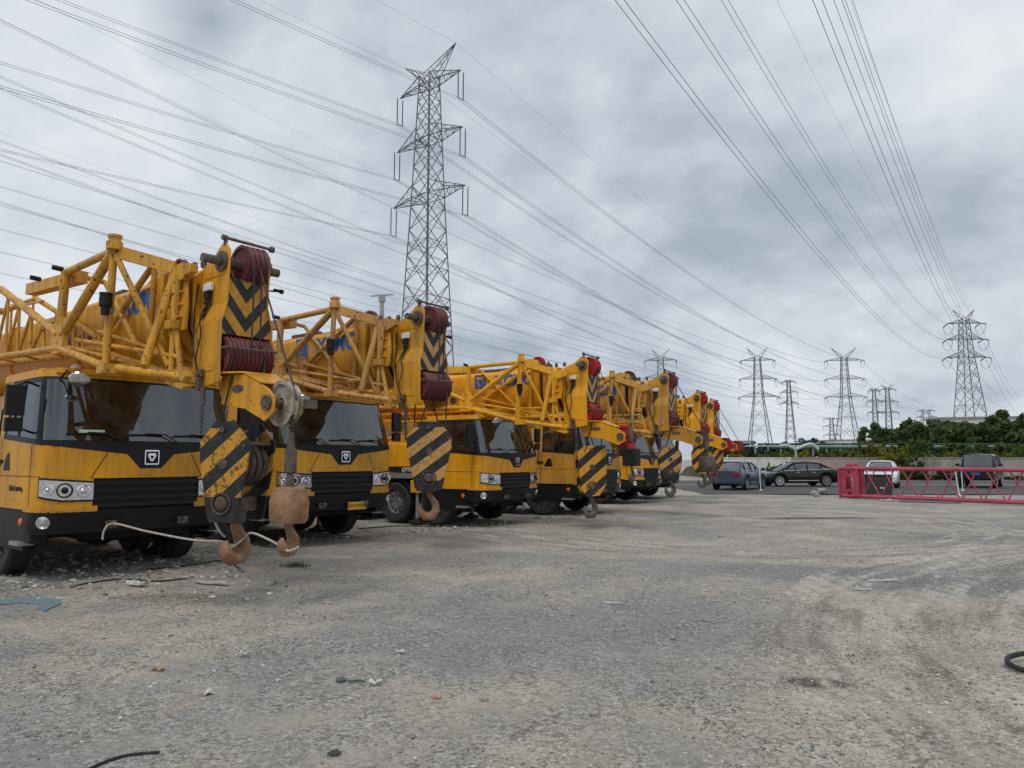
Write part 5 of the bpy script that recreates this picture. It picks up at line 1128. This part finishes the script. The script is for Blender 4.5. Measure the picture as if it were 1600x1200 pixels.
def building(name, x0, x1, ytop, Y, dep, mat_, label, rows=0, cols=0, slant=0.):
    a, c_ = ad(x0, ytop, Y), ad(x1, ytop, Y); root = empty(name, (a.x, Y, 0)); tag(root, label, 'building', 'buildings beyond the trees'); W_ = c_.x - a.x; H_ = a.z
    q = MB(); q.prism([(0, 0, 0), (W_, 0, 0), (W_, 0, H_ + slant), (0, 0, H_)], (0, dep, 0)); q.build('wall', mat_, root)
    q = MB(); q.prism([(-.3, -.3, H_ + .02), (W_ + .3, -.3, H_ + slant + .02), (W_ + .3, -.3, H_ + slant + .35), (-.3, -.3, H_ + .35)], (0, dep + .6, 0)); q.build('roof_edge', simple('roof edge ' + name, (.25, .25, .25), .8), root)
    for j in range(rows):
        for i in range(cols):
            q = MB(); q.box((W_*(i + .5)/cols, -.02, H_*(j + .55)/rows), (W_/cols*.5, .08, H_/rows*.45)); q.build('window', M['carglass'], root)
    return root
pale = simple('pale render', (.60, .60, .56), .9, 0, .08, .2)
building('warehouse', 1470, 1620, 655, 135, 5, pale, 'long pale warehouse behind the evergreens on the right', 2, 9, .3)
building('far_building', 1150, 1172, 690, 260, 20, pale, 'small pale building on the horizon left of the pylons', 3, 4)
building('far_building', 1306, 1362, 688, 270, 25, pale, 'low pale building on the horizon behind the strain pylon', 2, 8)
building('stair_block', 1451, 1463, 668, 120, 6, pale, 'narrow pale stair block seen between two evergreens', 4, 1)

# ------------------------------------------------------------------ lamp mast behind the second crane
p = ad(597, 462, 34); root = empty('lamp_mast', (p.x, 34, 0)); tag(root, 'thin grey mast with a crossbar rising behind the second crane', 'mast')
q = MB(); q.tube((0, 0, 0), (0, 0, p.z - .1), .16, r1=.10, n=10); q.build('pole', M['gal'], root)
q = MB(); q.bar((-.55, .1, p.z), (.55, -.1, p.z + .04), .10, .05); q.lathe([(.16, -.25), (.16, .0)], (0, 0, p.z - .05), (0, 0, 1), 10); q.build('crossbar', M['gal'], root)

# ------------------------------------------------------------------ pylons and conductors
steel = simple('galvanised lattice steel', (.12, .125, .13), .6, .3, .2, .3); insm = simple('dark insulators', (.03, .03, .032), .4, 0, .2, 1)
LINE = 40.0
def pylon(label, cx, cy, H_, levels, bw, tw, ang, leg, brc, strain=True, horn=(2.6, 3.3), panels=9, group='pylons'):
    # levels: (z of arm, half length left, half length right); ang = direction of the line from +Y
    root = empty('pylon', (cx, cy, 0), R(-ang)); tag(root, label, 'pylon', group)
    ztop = levels[0][0] + 1.2; zlow = levels[-1][0]
    def hw(z):
        if z <= zlow: return bw + (tw*1.3 - bw)*(z/zlow)**.92
        return tw*1.3 + (tw*.8 - tw*1.3)*(z - zlow)/(ztop - zlow)
    cs = ((-1, -1), (1, -1), (1, 1), (-1, 1))
    zs = [0.]; f = 1.0
    hgts = [max(1.0, 1.9*hw(z_)) for z_ in [0]]
    while zs[-1] < ztop:
        zs.append(zs[-1] + max(1.3, 2.0*hw(zs[-1])*.95))
    k_ = ztop/zs[-1]; zs = [z*k_ for z in zs]
    for sx, sy in cs:
        q = MB()
        for a, b_ in zip(zs, zs[1:]): q.bar((sx*hw(a), sy*hw(a), a), (sx*hw(b_), sy*hw(b_), b_), leg)
        q.build('leg', steel, root, 0, 0)
    for s_ in range(4):
        q = MB(); (ax, ay), (bx_, by) = cs[s_], cs[(s_ + 1) % 4]
        for i, (a, b_) in enumerate(zip(zs, zs[1:])):
            wa, wb = hw(a), hw(b_)
            q.bar((ax*wa, ay*wa, a), (bx_*wb, by*wb, b_), brc); q.bar((bx_*wa, by*wa, a), (ax*wb, ay*wb, b_), brc)
            if b_ - a > 3:
                m = (a + b_)/2; wm = hw(m); cxm = (ax + bx_)/2*wm; cym = (ay + by)/2*wm
                q.bar((ax*wm, ay*wm, m), (cxm, cym, m), brc*.7); q.bar((bx_*wm, by*wm, m), (cxm, cym, m), brc*.7)
                q.bar((ax*wm, ay*wm, m), ((ax*.5 + (ax + bx_)/4)*wm, (ay*.5 + (ay + by)/4)*wm, (a + m)/2), brc*.6); q.bar((bx_*wm, by*wm, m), ((bx_*.5 + (ax + bx_)/4)*wm, (by*.5 + (ay + by)/4)*wm, (a + m)/2), brc*.6)
        for lv in levels: wz = hw(lv[0]); q.bar((ax*wz, ay*wz, lv[0]), (bx_*wz, by*wz, lv[0]), brc)
        q.build('bracing', steel, root, 0, 0)
    tips = []
    for z, hl, hr in levels:
        for sg, h_ in ((-1, hl), (1, hr)):
            q = MB(); w0 = hw(z); w1 = hw(z + 1.5); tip = Vector((sg*h_, 0, z))
            for sy in (-1, 1): q.bar((sg*w0, sy*w0, z), tip, brc*1.2); q.bar((sg*w1, sy*w1, min(ztop, z + 1.6)), tip, brc*1.2)
            n = 4
            for i in range(n):
                f0, f1 = i/n, (i + 1)/n
                for sy in (-1, 1):
                    a = Vector((sg*w0, sy*w0, z)).lerp(tip, f0); b_ = Vector((sg*w1, sy*w1, min(ztop, z + 1.6))).lerp(tip, f1); c2 = Vector((sg*w1, sy*w1, min(ztop, z + 1.6))).lerp(tip, f0)
                    q.bar(a, b_, brc*.7); q.bar(a, c2, brc*.7)
                a = Vector((sg*w0, w0, z)).lerp(tip, f0); b_ = Vector((sg*w0, -w0, z)).lerp(tip, f1); q.bar(a, b_, brc*.7)
            q.build('cross_arm', steel, root, 0, 0); tips.append((sg, z, tip))
            if strain:
                for dy in (-1, 1):
                    q = MB(); q.tube(tip, tip + Vector((0, dy*2.6, -.7)), .16, n=6); q.build('insulator_string', insm, root)
                q = MB(); q.path([tip + Vector((0, 2.6*math.cos(k*math.pi/8), -.7 - 2.6*math.sin(k*math.pi/8))) for k in range(9)], .05, 4); q.build('jumper', insm, root)
            else:
                for dy in (-.45, .45):
                    q = MB(); L_ = strain if strain else 3.7
                    q.tube(tip + Vector((0, dy, -.05)), tip + Vector((0, dy, -3.7)), .05, n=6)
                    for k in range(14): q.lathe([(.09, 0), (.10, .03), (.04, .08)], tip + Vector((0, dy, -.5 - k*.22)), (0, 0, 1), 7)
                    q.build('insulator_string', insm, root)
                q = MB(); q.bar(tip + Vector((0, -.6, -3.72)), tip + Vector((0, .6, -3.72)), .06); q.build('yoke_plate', steel, root)
    for sg in (-1, 1):
        if not horn: break
        q = MB(); w1 = hw(ztop); tp = Vector((sg*horn[0], 0, ztop + horn[1]))
        for sx in (0, 1):
            for sy in (-1, 1): q.bar((sg*w1*(1 if sx else -.2), sy*w1, ztop - (0 if not sx else .6)), tp, brc)
        for i in range(4):
            a = Vector((sg*w1, w1, ztop - .6)).lerp(tp, i/4); b_ = Vector((-sg*w1*.2, -w1, ztop)).lerp(tp, (i + 1)/4); q.bar(a, b_, brc*.7); a = Vector((sg*w1, -w1, ztop - .6)).lerp(tp, i/4); b_ = Vector((-sg*w1*.2, w1, ztop)).lerp(tp, (i + 1)/4); q.bar(a, b_, brc*.7)
        q.build('peak_horn', steel, root, 0, 0)
    Mz = Matrix.Rotation(R(-ang), 3, 'Z'); base = Vector((cx, cy, 0))
    return [(sg, z, base + Mz @ t_) for sg, z, t_ in tips], [base + Mz @ Vector((sg*(horn[0] if horn else 0), 0, ztop + (horn[1] if horn else 0))) for sg in (-1, 1)]
def pylon_px(label, x, d, ytop, arms, bpx, tpx, ang, leg, brc, strain=True, group='pylons', hornpx=None):
    c_ = ad(x, 700, d); fs = math.cos(R(ang)) ; lv = []
    for y, h_ in arms: lv.append((ad(x, y, d).z, h_/F_PX*d/fs, h_/F_PX*d/fs))
    zt = ad(x, ytop, d).z; k = 1/(math.cos(R(ang)) + math.sin(R(ang)))
    hz = zt - (lv[0][0] + 1.2); horn = ((hornpx/F_PX*d/fs), hz) if hornpx else None
    return pylon(label, c_.x, d, zt, lv, bpx/F_PX*d*k/2, tpx/F_PX*d*k/2, ang, leg, brc, strain, horn, group=group)
tips0, horn0 = pylon('tall grey lattice pylon rising behind the second crane, nearest of all pylons', -10.6, 90, 53, [(49.4, 5.6, 5.6), (42.0, 6.0, 6.0), (34.5, 6.5, 6.5)], 3.05, 1.12, 40, .14, .07, False, (4.7, 2.7))
tA, hA = pylon_px('strain pylon third from the right edge with drooping jumper loops', 1325, 290, 543, [(563, 27), (592, 28), (620, 29)], 44, 11, 9, .20, .085, True, hornpx=19)
tB, hB = pylon_px('strain pylon with splayed peaks right of the last crane', 1188, 284, 543, [(563, 25), (592, 27), (620, 29)], 46, 12, 9, .20, .085, True, hornpx=16)
tC, hC = pylon_px('pylon whose top shows just above the fourth crane boom', 1035, 287, 545, [(563, 24), (590, 26), (618, 27)], 44, 11, 9, .20, .085, True, hornpx=14)
tD, hD = pylon_px('large dark pylon at right standing behind the pale warehouse', 1519, 211, 484, [(505, 25), (530, 28), (558, 30)], 49, 13, 2, .18, .085, True, hornpx=17)
pylon_px('slim grey pylon right of the splayed strain pylon', 1236, 400, 592, [(597, 9), (613, 11), (630, 11)], 26, 7, 30, .24, .12, True)
pylon_px('left one of the twin small pylons', 1370, 460, 606, [(611, 8), (627, 10), (645, 10)], 15, 6, 20, .26, .13, True, hornpx=7)
pylon_px('right one of the twin small pylons', 1391, 450, 601, [(609, 11), (628, 13), (645, 14)], 17, 7, 20, .26, .13, True, hornpx=9)
pylon_px('small distant pylon left of the third strain pylon', 1301, 620, 648, [(655, 11), (666, 12), (680, 12)], 16, 6, 15, .28, .15, True)
pylon_px('distant broad pylon showing over the tree row', 1450, 640, 640, [(642, 13), (652, 15), (664, 15)], 20, 12, 10, .30, .16, True)
cond = simple('aluminium conductor', (.06, .062, .066), .5, .4, .1, 1)
def sagpts(a, b_, sag, n=40): return [a.lerp(b_, i/n) - Vector((0, 0, 4*sag*(i/n)*(1 - i/n))) for i in range(n + 1)]
def conductors(a, b_, sag, sep, side, r, label, group, ext=0):
    for s in ((-sep/2, sep/2) if sep else (0,)):
        o_ = side*s; q = MB(); pp = sagpts(a + o_, b_ + o_, sag)
        if ext: e_ = (b_ - a); e_.z = 0; pp = pp + sagpts(b_ + o_, b_ + o_ + e_.normalized()*ext, 7, 24)[1:]
        q.path(pp, r, 4)
        tag(q.build('power_line', cond), (('left wire, ' if s < 0 else 'right wire, ') if sep else '') + label, 'power line', group)
def dirv2(ang): return Vector((math.sin(R(ang)), math.cos(R(ang)), 0))
LV = ['upper', 'middle', 'lower']
side = Vector((math.cos(R(38)), -math.sin(R(38)), 0))
for i, (sg, z, tp) in enumerate(tips0):
    lv = LV[i // 2]; sd_ = 'left' if sg < 0 else 'right'; a = tp + Vector((0, 0, -3.75))
    conductors(a, a + dirv2(180 + 40.7)*250 + Vector((0, 0, 5.2)), 6.1, .45, side, .018, f'{lv} {sd_} arm of the tall near pylon, running left', 'conductors', 260)
    conductors(a, tA[i][2] + Vector((0, 0, -.7)), 6.5, .45, side, .024, f'{lv} {sd_} arm of the tall near pylon, running right', 'conductors')
for k, h_ in enumerate(horn0):
    sd_ = ('left', 'right')[k]
    conductors(h_, h_ + dirv2(180 + 40.7)*250 + Vector((0, 0, 5.2)), 4.5, 0, side, .011, f'thin earth wire from the {sd_} peak of the tall near pylon toward the left', 'earth wires', 260)
    conductors(h_, hA[k], 4.5, 0, side, .011, f'thin earth wire from the {sd_} peak of the tall near pylon to the strain pylon', 'earth wires')
for nm_, tt, hh, angb, sag, dz, S_, what in (('B', tB, hB, 36, 4., 8., 280, 'splayed strain pylon'), ('C', tC, hC, 38, 2.5, 10., 300, 'pylon above the fourth crane'), ('D', tD, hD, 34.9, 9.2, 3.25, 260, 'large right-hand pylon')):
    for i, (sg, z, tp) in enumerate(tt):
        lv = LV[i // 2]; sd_ = 'left' if sg < 0 else 'right'; a = tp + Vector((0, 0, -.3))
        conductors(a, a + dirv2(180 + angb)*S_ + Vector((0, 0, dz)), sag, .45, side, .019, f'{lv} {sd_} arm of the {what}, running nearer', 'conductors', 260)
    for k, h_ in enumerate(hh): conductors(h_, h_ + dirv2(180 + angb)*S_ + Vector((0, 0, dz)), sag*.8, 0, side, .011, f'thin earth wire from the {("left", "right")[k]} peak of the {what}', 'earth wires', 260)
for nm_, tt, angf, what in (('A', tA, 37, 'third strain pylon'), ('B', tB, 40, 'splayed strain pylon'), ('C', tC, 42, 'pylon above the fourth crane'), ('D', tD, 37, 'large right-hand pylon')):
    for i, (sg, z, tp) in enumerate(tt):
        lv = LV[i // 2]; sd_ = 'left' if sg < 0 else 'right'; a = tp + Vector((0, 0, -.7))
        conductors(a, a + dirv2(angf)*300, 8, .0, side, .04, f'far wire from the {lv} {sd_} arm of the {what}', 'conductors')
